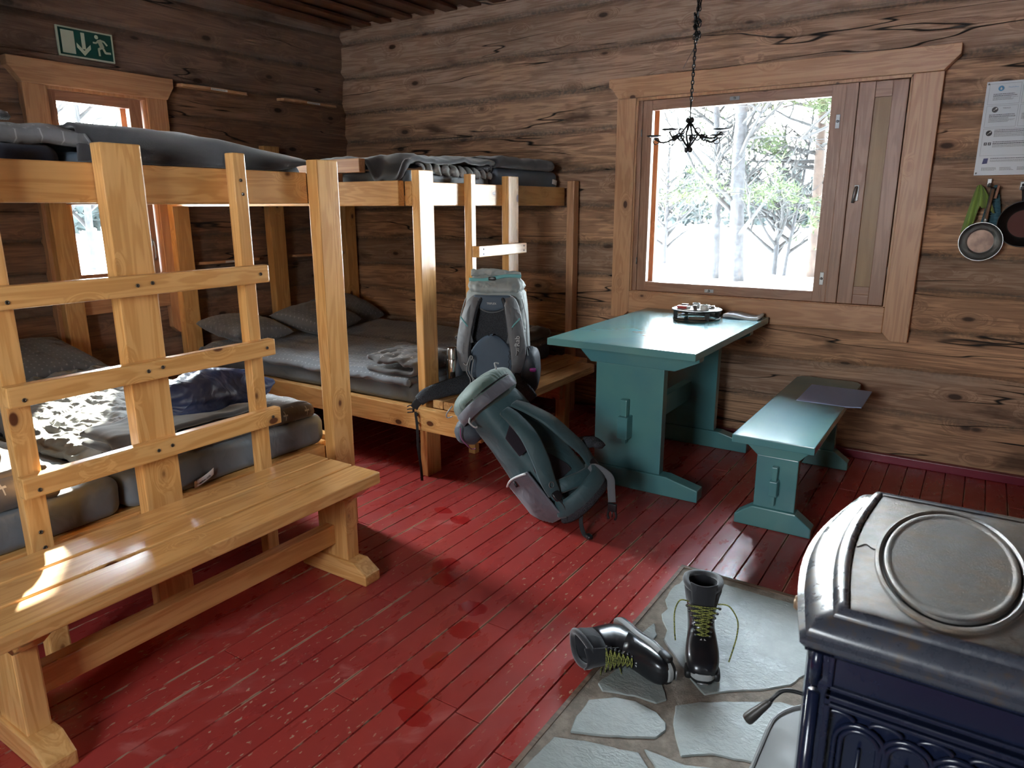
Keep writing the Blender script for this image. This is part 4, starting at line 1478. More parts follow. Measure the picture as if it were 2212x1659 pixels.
mb = MB()
mb.cloth(blanket_top, 60, 60, 0.012, 0.9, 1.3)
tag(obj('felt_blanket', mb, FELT, smooth=True), 'long charcoal felt blanket hanging over the edge of the near upper bunk', 'blanket', 'blankets on the bunk beds')
quilt('quilt', -3.6, -2.262, 0.42, 1.16, 1.587, 0.040, 0.010, QUILT, 'grey dotted quilt on the near upper bunk at the left edge of the view', 'quilt', 3, 5, 14.0, 'quilts on the bunk beds', step=0.025)
quilt('felt_blanket', -3.2, -2.30, 0.42, 0.985, 1.634, 0.022, 0.006, FELT, 'charcoal blanket corner on the dotted quilt at the top left edge of the view', 'blanket', 3, 5, 17.0, 'blankets on the bunk beds', step=0.03)

# lower corner bunk
quilt('quilt', -4.12, -2.36, 2.645, 3.42, 0.520, 0.034, 0.009, QUILT, 'grey dotted quilt spread over the lower corner bunk, nearer of the two', 'quilt', 4, 6, 41.0, 'quilts on the bunk beds', step=0.018, edge=0.028, wav=0.03)
quilt('quilt', -4.12, -2.36, 3.425, 4.09, 0.515, 0.03, 0.008, QUILT, 'grey dotted quilt spread over the lower corner bunk beside the back wall', 'quilt', 4, 6, 47.0, 'quilts on the bunk beds', step=0.022)
pillow((-3.93, 2.86, 0.605), 0.40, 0.52, 0.15, 1.45, PILLOW, 'grey cross-print pillow nearest the ladder on the lower corner bunk', 0.05, 3.0, rx=0.06)
pillow((-3.80, 3.36, 0.615), 0.42, 0.56, 0.16, 0.35, PILLOW, 'grey cross-print pillow in the middle of the lower corner bunk, right of the ladder', 0.22, 5.0)
pillow((-4.00, 3.83, 0.605), 0.40, 0.46, 0.16, 0.15, PILLOW, 'grey cross-print pillow deepest in the corner of the lower corner bunk', 0.35, 8.0)
folded('quilt', -2.66, -2.37, 2.67, 3.02, 0.524, 2, 0.026, CROSS, 'brown patterned quilt folded at the foot of the lower corner bunk beside its post', 'quilt', 21.0, 'quilts on the bunk beds', 0.022, fx=9, fy=9)
folded('felt_blanket', -2.66, -2.37, 3.44, 4.05, 0.522, 2, 0.022, FELT, 'charcoal blanket folded on the navy mattress behind the upright backpack', 'blanket', 25.0, 'blankets on the bunk beds', 0.02, fx=9, fy=7)
quilt('scarf', -2.50, -2.352, 3.50, 3.98, 0.503, 0.012, 0.012, fabric('slate_cotton', (0.13, 0.145, 0.18), (0.10, 0.11, 0.14), 0.9, wr=0.5), 'slate grey cloth bunched at the end of the navy mattress behind the upright backpack', 'cloth', 9, 9, 61.0, step=0.014)

# upper corner bunk


def bt2(u, v):
    y = 2.665+v*0.74
    x = -3.02+u*0.68+0.02*nz(y*4, u*3)
    z = 1.606+0.012*nz(x*4, y*4, 7)+0.012*ridged(x*5, y*5, 2, 2)-0.010
    if u > 0.93:
        z -= 0.01*sstep(0.93, 1, u)
    z -= 0.020*(1-sstep(0, 0.10, v))
    if u < 0.08:
        z -= 0.012*(1-u/0.08)
    # front edge near the post slides down over the rail
    d = sstep(0.62, 0.75, u)*(1-sstep(0.93, 1.0, u))
    z -= 0.10*d*(1-sstep(0, 0.09, v))
    return (x, y-0.02*d*(1-sstep(0, .09, v)), z)


mb = MB()
mb.cloth(bt2, 50, 50, 0.022, 0.7, 0.74)
tag(obj('felt_blanket', mb, FELT, smooth=True), 'charcoal felt blanket heaped on the upper corner bunk left of its ladder', 'blanket', 'blankets on the bunk beds')


def bunch(u, v):
    # crumpled quilt bulging over the end rail, vertical folds
    y = 2.80+u*0.58
    a = v*PI*0.62
    r = 0.060*(1+0.10*math.sin(u*PI))
    fold = 0.010*math.sin(y*95+2.5*nz(y*8, v*2))*math.sin(a)**0.5*(1 if v > 0.02 else 0)
    x = -2.40+math.sin(a)*(r+fold)*0.9
    z = 1.535-0.004+math.cos(a)*(r*0.62+fold)-0.012*u
    return (x, y, z)


mb = MB()
mb.cloth(lambda u, v: bunch(v, u), 24, 110, 0.010, 0.2, 0.6)
tag(obj('quilt', mb, QUILT_L, smooth=True), 'pale grey quilt gathered in folds under the charcoal blanket on the upper corner bunk', 'quilt', 'quilts on the bunk beds')
mb = MB()
sp = []
for i in range(60):
    a = i/60*5.5*PI
    rr = 0.006+0.028*i/60
    sp.append((math.cos(a)*rr, math.sin(a)*rr))
for k in range(len(sp)-1):
    pass


def rollf(u, v):
    i = min(59, int(u*59))
    return (-2.55+v*0.19, 3.392+sp[i][0]*0.8, 1.566+sp[i][1]*0.9)


mb.cloth(rollf, 59, 6, 0.003, 0.5, 0.15)
tag(obj('rolled_pillowcase', mb, PILLOW, smooth=True), 'rolled grey patterned cloth between the two mattresses of the upper corner bunk', 'cloth')
folded('felt_blanket', -2.72, -2.37, 3.42, 4.06, 1.578, 2, 0.020, FELT_G, 'grey felt blanket folded on the pale blue mattress beside the back wall', 'blanket', 33.0, 'blankets on the bunk beds', 0.012)
quilt('sheet', -2.70, -2.362, 3.47, 4.04, 1.583, 0.006, 0.002, fabric('pale_sheet', (0.45, 0.45, 0.47), (0.40, 0.40, 0.42), 0.9), 'thin pale sheet edge under the grey blanket on the pale blue mattress', 'sheet', 3, 3, 71.0, step=0.03, edge=0.003)

# ================================================================== BACKPACKS


def blob(mb, c, U, V, Wv, e1=0.7, e2=0.7, nu=28, nv=18, amp=0.0, fr=6.0, seed=0.0, zmin=None):
    c, U, V, Wv = Vector(c), Vector(U), Vector(V), Vector(Wv)

    def sp(x, e):
        return math.copysign(abs(x)**e, x)
    rings = []
    for j in range(nv+1):
        ph = -PI/2+PI*(j+0.02)/(nv+0.04)
        ring = []
        for i in range(nu):
            th = 2*PI*i/nu
            p = U*(sp(math.cos(ph), e1)*sp(math.cos(th), e2))+V*(sp(math.cos(ph), e1)*sp(math.sin(th), e2))+Wv*sp(math.sin(ph), e1)
            if amp:
                k = 1+amp*(ridged(p.x*fr+seed, p.y*fr, p.z*fr, 3)-0.8)
                p = p*k
            q = c+p
            if zmin is not None and q.z < zmin:
                q.z = zmin
            ring.append(q)
        rings.append(ring)
    mb.rings(rings)
    return mb


def catmull(pts, n=6):
    pts = [Vector(p) for p in pts]
    out = []
    for i in range(len(pts)-1):
        p0, p1, p2, p3 = pts[max(i-1, 0)], pts[i], pts[i+1], pts[min(i+2, len(pts)-1)]
        for k in range(n):
            t = k/n
            out.append(0.5*((2*p1)+(p2-p0)*t+(2*p0-5*p1+4*p2-p3)*t*t+(3*p1-p0-3*p2+p3)*t**3))
    out.append(pts[-1])
    return out


GREYN = fabric('stone_grey_nylon', (0.15, 0.155, 0.165), (0.12, 0.122, 0.13), 0.6, weave=0.15, wr=0.35, sheen=0.1)
PALEN = fabric('pale_grey_nylon', (0.33, 0.37, 0.37), (0.27, 0.30, 0.30), 0.55, weave=0.1, wr=0.5, sheen=0.1)
DARKN = fabric('dark_slate_nylon', (0.040, 0.050, 0.065), (0.03, 0.037, 0.05), 0.6, weave=0.15, wr=0.25, sheen=0.1)
FOAM = fabric('blue_grey_back_foam', (0.055, 0.085, 0.125), (0.045, 0.068, 0.10), 0.65, weave=0.1, sheen=0.1)
MESHM = NT('black_air_mesh', 0.8, color=(0.016, 0.018, 0.022))
_c = MESHM.coords()
_v = MESHM.n('ShaderNodeTexVoronoi', {'Vector': _c, 'Scale': 190.0}).outputs['Distance']
MESHM.bump(_v, 0.9, 0.003)
MESHM.col(MESHM.mix(MESHM.mapr(_v, 0.2, 0.5), (0.008, 0.009, 0.012), (0.03, 0.033, 0.04)))
MESHM = MESHM.m
WEB = plain('grey_webbing', (0.12, 0.125, 0.135), 0.8, bump=0.3, bs=400)
WEBB = plain('black_webbing', (0.018, 0.018, 0.02), 0.8, bump=0.3, bs=400)
AQUA = plain('aqua_webbing', (0.15, 0.40, 0.42), 0.7, bump=0.2, bs=300)
CORD = plain('light_grey_cord', (0.30, 0.31, 0.31), 0.7)
PINKC = plain('magenta_plastic', (0.38, 0.03, 0.30), 0.35)
TEALN = fabric('deep_teal_nylon', (0.038, 0.085, 0.095), (0.030, 0.066, 0.075), 0.6, weave=0.15, wr=0.22, sheen=0.15)
SAGEN = fabric('sage_green_nylon', (0.085, 0.135, 0.115), (0.068, 0.11, 0.095), 0.65, weave=0.15, wr=0.35, sheen=0.2)
GREYP = fabric('warm_grey_nylon', (0.12, 0.122, 0.145), (0.098, 0.10, 0.12), 0.6, weave=0.15, wr=0.3, sheen=0.15)
PLUM = fabric('dark_plum_mesh', (0.022, 0.012, 0.022), (0.016, 0.010, 0.016), 0.9, weave=0.6)
INKW = plain('pale_print', (0.62, 0.63, 0.62), 0.6)


def ttext(par, body, size, loc, xdir, ydir, mat, ext=0.0006):
    """lettering as its own mesh, lying in the plane of xdir/ydir"""
    cu = bpy.data.curves.new('tmp', 'FONT')
    cu.body = body
    cu.size = size
    cu.extrude = ext
    cu.align_x = 'CENTER'
    cu.align_y = 'CENTER'
    cu.resolution_u = 3
    o = bpy.data.objects.new('tmp', cu)
    me = bpy.data.meshes.new_from_object(o)
    bpy.data.objects.remove(o)
    X = Vector(xdir).normalized()
    Y = Vector(ydir)
    Y = (Y-X*Y.dot(X)).normalized()
    M = Matrix((X, Y, X.cross(Y))).transposed()
    bm = bmesh.new()
    bm.from_mesh(me)
    for v in bm.verts:
        v.co = M @ v.co+Vector(loc)
    return obj('lettering', bm, mat, par)


for _b, _s, _l in TAGTXT:
    ttext(_m, _b, _s, _l, (0, 1, .36), (0, -.36, 1), TAGINK)

# ---- grey pack standing on the plank seat
B1 = Vector((-2.02, 2.90, 0.425))
F1, R1 = Vector((0.40, -0.9165, 0)), Vector((0.9165, 0.40, 0))


def P1(a, b, h):
    return B1+R1*(a*1.08)+F1*(b-0.10*h)+Vector((0, 0, h))


k1 = thing('backpack', 'grey roll-top hiking backpack standing upright against the corner bunk ladder', 'backpack', B1, 'two hiking backpacks')
sec = [(0.0, .09, .07, -.10), (0.02, .125, .095, -.11), (0.10, .150, .11, -.12), (0.22, .160, .115, -.125), (0.34, .155, .11, -.12), (0.44, .148, .10, -.115), (0.50, .140, .095, -.11), (0.525, .125, .085, -.11)]
rings = []
for h, w, d, cb in sec:
    ring = []
    for j in range(40):
        t = 2*PI*j/40
        x = math.copysign(abs(math.cos(t))**0.6, math.cos(t))*w
        y = math.copysign(abs(math.sin(t))**0.6, math.sin(t))*d
        k = 1+0.03*nz(x*14, y*14, h*12)
        ring.append(P1(x*k, cb+y*k, h))
    rings.append(ring)
obj('body', MB().rings(rings), PALEN, k1, True)
# roll-top closure
rings = []
for h, w, d in ((0.51, .125, .085), (0.54, .138, .080), (0.56, .13, .062), (0.575, .118, .035), (0.60, .112, .020), (0.607, .108, .012)):
    ring = []
    for j in range(56):
        t = 2*PI*j/56
        x = math.copysign(abs(math.cos(t))**0.6, math.cos(t))*w
        y = math.copysign(abs(math.sin(t))**0.7, math.sin(t))*d
        k = 1+0.10*nz(x*22, y*20, h*15)+0.05*math.sin(t*13)
        ring.append(P1(x*(1+0.03*nz(h*30, x*9)), -.10+y*k, h+0.006*nz(x*20, y*20, 4)))
    rings.append(ring)
rt = obj('roll_top', MB().rings(rings), PALEN, k1, True)
mb = MB()
mb.cloth(lambda u, v: P1(-.118+.236*u, -.070+0.004*math.sin(u*20)+0.004*nz(u*9, v*3), 0.585+.030*v+.010*math.sin(u*PI*1.2+.3)+0.006*nz(u*12, v)), 30, 6, 0.008)
obj('roll', mb, PALEN, rt, True)
mb = MB()
mb.ribbon(catmull([P1(-.125, -.058, .572), P1(-.06, -.050, .570), P1(0.0, -.048, .582), P1(.06, -.052, .592), P1(.125, -.06, .590)]), F1, 0.017, 0.003)
obj('closure_strap', mb, AQUA, rt, True)
mb = MB()
c = P1(-0.012, -.045, .578)
blob(mb, c, R1*0.020, F1*0.006, Vector((0, 0, .009)), .4, .4, 12, 8)
obj('buckle', mb, BLACKM, rt, True)
# back panel: upper air mesh, lumbar foam, padded rim
mb = MB()
mb.cloth(lambda u, v: P1((-.112+.224*u)*(1-0.12*v), .012-0.012*math.sin(u*PI)*(0.4+v*0.6), 0.05+0.42*v), 18, 20, 0.010)
obj('back_panel', mb, MESHM, k1, True)


def lumbar(u, v):
    w = 0.100*math.sqrt(max(0.0, 1-max(0, (v-0.25)/0.75)**2.2))*(0.92+0.25*math.sin(v*PI))
    a = (u*2-1)*w
    return P1(a, 0.020+0.010*math.cos((u-.5)*PI)-0.012*abs(u-.5)*2*0, 0.035+0.275*v)


mb = MB()
mb.cloth(lumbar, 22, 22, 0.016)
obj('lumbar_pad', mb, FOAM, k1, True)
mb = MB()
mb.cloth(lambda u, v: P1((-.085+.17*u), 0.014+0.012*math.sin(u*PI), 0.455+0.045*v-0.028*math.sin(u*PI)*(1-v)), 20, 6, 0.010)
yk = obj('yoke', mb, FOAM, k1, True, label='slate blue top panel with pale lettering')
ttext(yk, 'TRIFLEX', 0.0135, P1(0.0, 0.0285, 0.462), R1, Vector((0, 0, 1)), INKW)
mb = MB()
mb.tube(catmull([P1(-.080, 0.008, .452), P1(-.04, .014, .425), P1(0, .016, .417), P1(.04, .014, .425), P1(.080, .008, .452)]), 0.004, 8)
obj('piping', mb, WEB, yk, True)
# shoulder straps
for s in (-1, 1):
    pts = catmull([P1(s*.068, .006, .490), P1(s*.092, .030, .46), P1(s*.108, .048, .40), P1(s*.122, .052, .32), P1(s*.132, .048, .24), P1(s*.130, .036, .17), P1(s*.120, .022, .12)])
    n = len(pts)
    ww = [0.052+0.034*math.sin(PI*min(1, i/n*1.05))**0.8 for i in range(n)]
    mb = MB().ribbon(pts, F1+R1*s*0.55, ww, 0.014)
    hs_ = obj('shoulder_strap', mb, GREYN, k1, True)
    edge = [p-R1*s*(w*0.42)+F1*0.002 for p, w in zip(pts, ww)]
    obj('mesh_edge', MB().tube(edge[1:-8], 0.011, 8), MESHM, hs_, True)
    lf = catmull([P1(s*.080, .024, .475), P1(s*.104, .056, .42), P1(s*.098, .068, .34), P1(s*.085, .060, .27)])
    obj('load_strap', MB().ribbon(lf, F1, 0.016, 0.003), WEB, hs_, True)
    ac = [P1(s*.104, .066, .352), P1(s*.118, .070, .372), P1(s*.140, .062, .398)]
    obj('sternum_slider', MB().tube(catmull(ac), 0.0035, 8), AQUA, hs_, True)
    if s > 0:
        ttext(hs_, 'Rab', 0.036, P1(.130, .066, .285), Vector((0.02, 0, 1)), -R1+F1*0.5, INKW)
        mk = MB()
        for q, dz in ((0, 0), (1, 0.010)):
            o_ = P1(.131, .0665, .235+dz)
            mk.tube([o_+R1*(-.006+q*.003), o_+Vector((0, 0, .008)), o_+R1*.007], 0.0012, 6)
        obj('logo', mk, INKW, hs_)
    # shock cord on the strap
    mb = MB()
    sc = [P1(s*(.124), .074, .27), P1(s*.128, .078, .23), P1(s*.124, .074, .215)]
    mb.tube(catmull(sc), 0.0016, 6)
    obj('cord', mb, CORD, hs_, True)
# hanging cords on the left
for (dx, h0, h1) in ((-.088, .20, .00), (-.075, .19, -.02), (-.100, .17, .03)):
    obj('drawcord', MB().tube(catmull([P1(dx, .066, h0), P1(dx-.008, .072, (h0+h1)/2+.03), P1(dx+.012, .074, (h0+h1)/2-.02), P1(dx-.006, .070, h1)]), 0.002, 6), CORD, k1, True)
obj('cord_loop', MB().tube(catmull([P1(-.125, .060, .165), P1(-.108, .068, .158), P1(-.098, .072, .18), P1(-.090, .070, .205), P1(-.080, .068, .20), P1(-.083, .07, .185)]), 0.003, 6), CORD, k1, True)
# side cord and ladder lacing on the right
obj('side_cord', MB().tube(catmull([P1(.150, .000, .33), P1(.158, .01, .28), P1(.175, .012, .20), P1(.190, .010, .15), P1(.188, .018, .125)]), 0.0028, 6), PALEN, k1, True)
mb = MB()
zz = [P1(.088+0.006*(i % 2), .056, .235-.014*i) for i in range(9)]
mb.tube(zz, 0.0018, 6)
obj('daisy_cord', mb, WEBB, k1, True)
# hip belt wings and stretch side pockets
wl = catmull([P1(-.085, .006, .085), P1(-.115, .060, .065), Vector((-2.165, 2.705, .475)), Vector((-2.215, 2.625, .455)), Vector((-2.243, 2.590, .425))])
n = len(wl)
hb = obj('hip_belt', MB().ribbon(wl, F1+Vector((0, 0, .45)), [0.100-0.045*(i/n)**1.5 for i in range(n)], 0.022), MESHM, k1, True)
wr_ = catmull([P1(.085, .006, .085), P1(.13, .040, .060), P1(.175, .050, .030), P1(.205, .045, -.005)])
n = len(wr_)
obj('belt_wing', MB().ribbon(wr_, F1+Vector((0, 0, .3)), [0.100-0.05*(i/n) for i in range(n)], 0.020), MESHM, hb, True)
tail = catmull([Vector((-2.238, 2.592, .430)), Vector((-2.256, 2.582, .408)), Vector((-2.268, 2.580, .388))], 4)
obj('belt_webbing', MB().ribbon(tail, F1, 0.040, 0.004), WEBB, hb, True)
mb = MB()
bc = Vector((-2.272, 2.580, .382))
mb.tube([bc+Vector((0, 0, .014)), bc-Vector((0, 0, .014))], 0.006, 8)
for dz in (.016, 0.0, -.016):
    mb.tube(catmull([bc+Vector((0, 0, dz)), bc-R1*.018+Vector((0, 0, dz*1.1)), bc-R1*.032+Vector((0, 0, dz*0.9-0.004))], 4), 0.0032, 6)
obj('side_release_buckle', mb, BLACKM, hb, True)
dn = catmull([bc+Vector((0.012, 0, -.012)), bc+Vector((.022, -.002, -.09)), bc+Vector((.026, -.004, -.20)), bc+Vector((.036, .000, -.30)), bc+Vector((.040, .000, -.372))])
obj('webbing_tail', MB().ribbon(dn, F1, 0.014, 0.002), WEBB, hb, True)
mb = MB()
blob(mb, P1(.178, -.06, .12), R1*.050, F1*.085, Vector((0, 0, .115)), .8, .8, 24, 14, 0.10, 9, 2)
obj('side_pocket', mb, DARKN, k1, True)
mb = MB()
blob(mb, P1(-.165, -.055, .10), R1*.034, F1*.075, Vector((0, 0, .105)), .8, .8, 24, 14, 0.10, 9, 5)
obj('side_pocket', mb, DARKN, k1, True)
for s in (-1, 1):
    mb = MB()
    mb.tube(catmull([P1(s*.135, -.03, .48), P1(s*.158, -.02, .38), P1(s*.165, -.02, .26), P1(s*.185, -.03, .20), P1(s*.20 if s > 0 else s*.19, -.05, .13)]), 0.0025, 6)
    obj('compression_cord', mb, CORD, k1, True)
mb = MB()
blob(mb, P1(.198, .020, .135), R1*.017, F1*.009, Vector((0, 0, .010)), .6, .6, 14, 8)
tag(obj('whistle', mb, PINKC, smooth=True), 'small magenta plastic clip hanging at the right side of the grey backpack', 'clip')
fk = thing('thermos_flask', 'shiny steel flask in the left side pocket of the grey backpack', 'flask', P1(-.190, -.010, .06))
mb = MB()
mb.lathe([(.001, 0), (.027, .002), (.030, .008), (.030, .125), (.028, .131), (.001, .132)], P1(-.190, -.006, .045), 'z', 24)
obj('flask_body', mb, plain('polished_steel', (0.60, 0.57, 0.54), 0.15, 1.0), fk, True, angle=40)
mb = MB()
mb.lathe([(.0285, .132), (.0285, .175), (.024, .188), (.001, .190)], P1(-.190, -.006, .045), 'z', 24)
obj('cup', mb, plain('brushed_steel_cup', (0.50, 0.47, 0.44), 0.22, 1.0), fk, True, angle=40)

# ---- teal pack slumped on the floor
O2 = Vector((-1.447, 2.618, 0.125))
A2 = Vector((-.56, -.10, .62)).normalized()
N2 = Vector((.60, -.42, .62))
N2 = (N2-A2*N2.dot(A2)).normalized()
W2 = A2.cross(N2)


def P2(w, n, a):
    return O2+W2*w+N2*n+A2*a


def flo(p, z=0.004):
    p = Vector(p)
    if p.z < z:
        p.z = z+0.02*(p.z-z)*0
    return p


k2 = thing('backpack', 'dark teal hiking backpack slumped on the floor, leaning on the bunk rail', 'backpack', (O2.x, O2.y, 0), 'two hiking backpacks')
sec = [(-.085, .03, .03, 0), (-.078, .085, .075, .0), (-.050, .125, .105, .0), (.0, .142, .122, .0), (.10, .142, .125, -.002), (.22, .135, .120, -.004), (.34, .128, .112, -.004), (.44, .125, .108, -.004), (.50, .118, .10, -.004)]
rings = []
for a, w, d, cn in sec:
    ring = []
    for j in range(48):
        t = 2*PI*j/48
        x = math.copysign(abs(math.cos(t))**0.62, math.cos(t))*w
        y = math.copysign(abs(math.sin(t))**0.62, math.sin(t))*d
        k = 1+0.05*nz(x*9, y*9, a*9)
        ring.append(flo(P2(x*k, cn+y*k, a+0.012*nz(x*7, y*7, a*5))))
    rings.append(ring)
# finer along the length
fine = []
for i in range(len(rings)-1):
    for q in range(4):
        fine.append([rings[i][j].lerp(rings[i+1][j], q/4) for j in range(48)])
fine.append(rings[-1])
obj('body', MB().rings(fine), TEALN, k2, True)
# lid
mb = MB()
blob(mb, P2(.0, -.010, .545), W2*.150, N2*.148, A2*.082, .75, .75, 40, 22, 0.035, 7, 3)
lid = obj('lid', mb, SAGEN, k2, True, label='sage green lid with a grey band')
band = []
for i in range(22):
    t = i/21
    ang = -0.2+t*2.9
    band.append(P2(-.060-.099*math.sin(ang)*0.98, -.01-.136*math.cos(ang), .515))
bb = []
for i in range(26):
    t = 2*PI*(0.42+0.50*i/25)
    x = math.copysign(abs(math.cos(t))**0.75, math.cos(t))*.154
    y = math.copysign(abs(math.sin(t))**0.75, math.sin(t))*.152
    bb.append(P2(y, -.01+x*-1, .520))
nb = [(p-P2(0, -.01, .520)) for p in bb]
obj('grey_band', MB().ribbon(bb, nb, 0.052, 0.003), GREYP, lid, True, label='flat grey band across the lid')
bb2 = [p+A2*0.034-(p-P2(0, -.01, .52))*0.03 for p in bb]
obj('zip', MB().ribbon(bb2, nb, 0.008, 0.004), BLACKM, lid, True)
for q_, r_ in (([P2(-.150, -.100, .565), P2(-.170, -.112, .575), P2(-.168, -.095, .590), P2(-.140, -.06, .600)], .003),
               ([P2(-.150, .030, .50), P2(-.168, .034, .485), P2(-.165, .040, .455), P2(-.158, .050, .448)], .005),
               ([P2(.06, .115, .600), P2(.07, .12, .625), P2(.085, .118, .615)], .004)):
    obj('cord_toggle', MB().tube(catmull(q_), r_, 6), CORD, lid, True)
# rolled dark sack strapped under the lid
mb = MB()
blob(mb, P2(-.075, -.148, .470), W2*.105, N2*.060, A2*.066, .8, .85, 26, 16, 0.10, 8, 11)
obj('rolled_sack', mb, DARKN, k2, True)
obj('pink_cord', MB().tube(catmull([P2(-.165, -.080, .500), P2(-.182, -.105, .46), P2(-.178, -.110, .415), P2(-.160, -.135, .395), P2(-.165, -.09, .385)]), 0.0026, 6), plain('mauve_cord', (0.26, 0.06, 0.16), 0.6), k2, True)
# grey side pocket with pale reflective piping


def pocket(u, v):
    t = (u-.5)*1.5
    x = -.142-0.022*math.sin(u*PI)*math.sin(min(1, v*1.3)*PI*.8)
    return flo(P2(x+0.05*max(0, -v+.15), (u-.5)*.225, -.085+.245*v+0.015*math.sin(u*PI)*v), 0.006)


mb = MB()
mb.cloth(lambda u, v: pocket(u, v), 20, 24, 0.010)
pk_ = obj('side_pocket', mb, GREYP, k2, True, label='grey stretch pocket with pale piping')
pp = [pocket(i/14, 1.0)+W2*-0.006 for i in range(15)]
obj('piping', MB().tube(pp, 0.0055, 8), plain('reflective_piping', (0.62, 0.64, 0.63), 0.4), pk_, True)
mb = MB()
mb.tube([pocket(.55, .95)-W2*.012, pocket(.56, .85)-W2*.016], 0.006, 8)
obj('zip_pull', mb, BLACKM, pk_, True)
# plum mesh insets on the back panel
for (w0, w1, a0, a1) in ((-.125, .00, .235, .41), (-.115, .035, .05, .21)):
    def ins(u, v, w0=w0, w1=w1, a0=a0, a1=a1):
        k = math.sin(PI*(0.5+0.5*v))**0.5 if v < 1 else 0
        return P2(w0+(w1-w0)*u, .127+0.004*math.sin(u*PI), a0+(a1-a0)*(v*(0.55+0.45*u) if w0 < -.12 else v*math.sin(PI*(.2+.75*u))))
    mb = MB()
    mb.cloth(ins, 14, 12, 0.006)
    obj('mesh_inset', mb, PLUM, k2, True)
# shoulder straps, bowed away from the back
for s, out, L in ((-1, .055, 0), (1, .062, 0)):
    pts = catmull([P2(s*.030-.010, .118, .430), P2(s*.042-.010, .150+out*.2, .375), P2(s*.060-.012, .150+out, .28), P2(s*.085-.012, .148+out, .175), P2(s*.112-.010, .140+out*.8, .085), P2(s*.118-.008, .140+out*.4, .02)])
    n = len(pts)
    ww = [0.056+0.022*math.sin(PI*i/n) for i in range(n)]
    ss = obj('shoulder_strap', MB().ribbon(pts, N2+W2*s*.25, ww, 0.016), TEALN, k2, True)
    e = pts[-1]
    mb = MB()
    blob(mb, e-A2*.012+N2*.008, W2*.020, N2*.008, A2*.022, .5, .5, 14, 8)
    obj('ladder_buckle', mb, BLACKM, ss, True)
    d = catmull([e-A2*.02, e-A2*.07-N2*.01-W2*.01*s, e-A2*.13-N2*.05])
    obj('webbing', MB().ribbon([flo(p, .01) for p in d], N2, 0.018, 0.003), WEBB, ss, True)
    if s < 0:
        rp = pts[int(n*.86)]+N2*.012
        obj('ring', MB().tube([rp+W2*.012*math.cos(t)+A2*.012*math.sin(t)+N2*.006*math.sin(t) for t in [2*PI*i/16 for i in range(16)]], 0.0018, 6, closed=True), STEEL, ss, True)
# hip belt, thick and folded towards the camera
pts = catmull([P2(-.10, .132, .035), P2(-.06, .170, .020), P2(.0, .185, .000), P2(.06, .180, -.01), P2(.10, .150, .0)])
hb2 = obj('hip_belt', MB().ribbon(pts, N2, 0.062, 0.018), TEALN, k2, True)
pts = [flo(p, .03) for p in catmull([P2(-.125, .095, -.045), P2(-.110, .150, -.060), P2(-.060, .200, -.060), P2(.0, .225, -.050), P2(.06, .220, -.04), P2(.10, .19, -.02)])]
obj('belt_wing', MB().ribbon(pts, N2+A2*-.2, 0.080, 0.022), TEALN, hb2, True)
pts = [flo(p-A2*.035-N2*.012, .022) for p in pts]
obj('belt_padding', MB().ribbon(pts, N2+A2*-.2, 0.062, 0.018), MESHM, hb2, True)
pts = catmull([P2(.115, .13, .12), P2(.15, .17, .10), P2(.165, .205, .075), P2(.155, .235, .055)])
obj('belt_wing', MB().ribbon(pts, N2, 0.060, 0.030), MESHM, hb2, True)
# webbing with the loose buckle halves reaching to the floor on the right
q0 = Vector((-1.215, 2.62, .235))
pts = catmull([P2(.06, .185, -.01), P2(.085, .205, -.005), q0, q0+Vector((.020, -.02, -.045)), q0+Vector((.030, -.03, -.10))])
wb3 = obj('belt_webbing', MB().ribbon(pts, Vector((.3, -1, .2)), 0.034, 0.004), WEB, hb2, True)
mb = MB()
bc = q0+Vector((.034, -.034, -.125))
mb.box(bc.x-.020, bc.x+.020, bc.y-.007, bc.y+.007, bc.z-.014, bc.z+.022, 0.004)
for s in (-1, 1):
    mb.tube(catmull([bc+Vector((s*.015, 0, -.012)), bc+Vector((s*.020, 0, -.034)), bc+Vector((s*.014, 0, -.050))], 4), 0.0055, 8)
mb.tube([bc+Vector((0, 0, -.012)), bc+Vector((0, 0, -.04))], 0.004, 8)
obj('side_release_buckle', mb, BLACKM, wb3, True)
d = catmull([P2(-.02, .20, -.06), Vector((-1.285, 2.50, .075)), Vector((-1.262, 2.48, .020)), Vector((-1.235, 2.475, .006))])
obj('webbing_tail', MB().ribbon(d, Vector((0, -.6, .8)), 0.018, 0.003), WEBB, hb2, True)
mb = MB()
blob(mb, Vector((-1.232, 2.474, .012)), Vector((.016, -.010, 0)), Vector((.006, .012, 0)), Vector((0, 0, .010)), .6, .6, 12, 8)
obj('webbing_stop', mb, BLACKM, hb2, True)

# ================================================================== SKI BOOTS
LEATHER = NT('black_smooth_leather', 0.28, color=(0.012, 0.012, 0.014), coat=0.3)
LEATHER.bump(LEATHER.noise(LEATHER.coords(), 60, 3), 0.06, 0.002)
LEATHER = LEATHER.m
SOFTB = fabric('black_padded_fabric', (0.016, 0.016, 0.020), (0.010, 0.010, 0.013), 0.85, weave=0.3, wr=0.2)
FUR = fabric('dark_pile_lining', (0.035, 0.036, 0.040), (0.012, 0.012, 0.014), 1.0, weave=1.0, sheen=0.6)
SOLEG = plain('light_grey_rubber', (0.36, 0.37, 0.36), 0.55, bump=0.1, bs=60)
SOLEB = plain('black_rubber_sole', (0.012, 0.012, 0.012), 0.5)
LACE = NT('olive_flecked_lace', 0.8)
_n = LACE.noise(LACE.coords(), 260, 2)
LACE.col(LACE.mix(LACE.mapr(_n, 0.4, 0.55), (0.06, 0.065, 0.02), (0.30, 0.31, 0.07)))
LACE = LACE.m


HOOKM = plain('gunmetal_hook', (0.16, 0.16, 0.16), 0.3, 0.9)


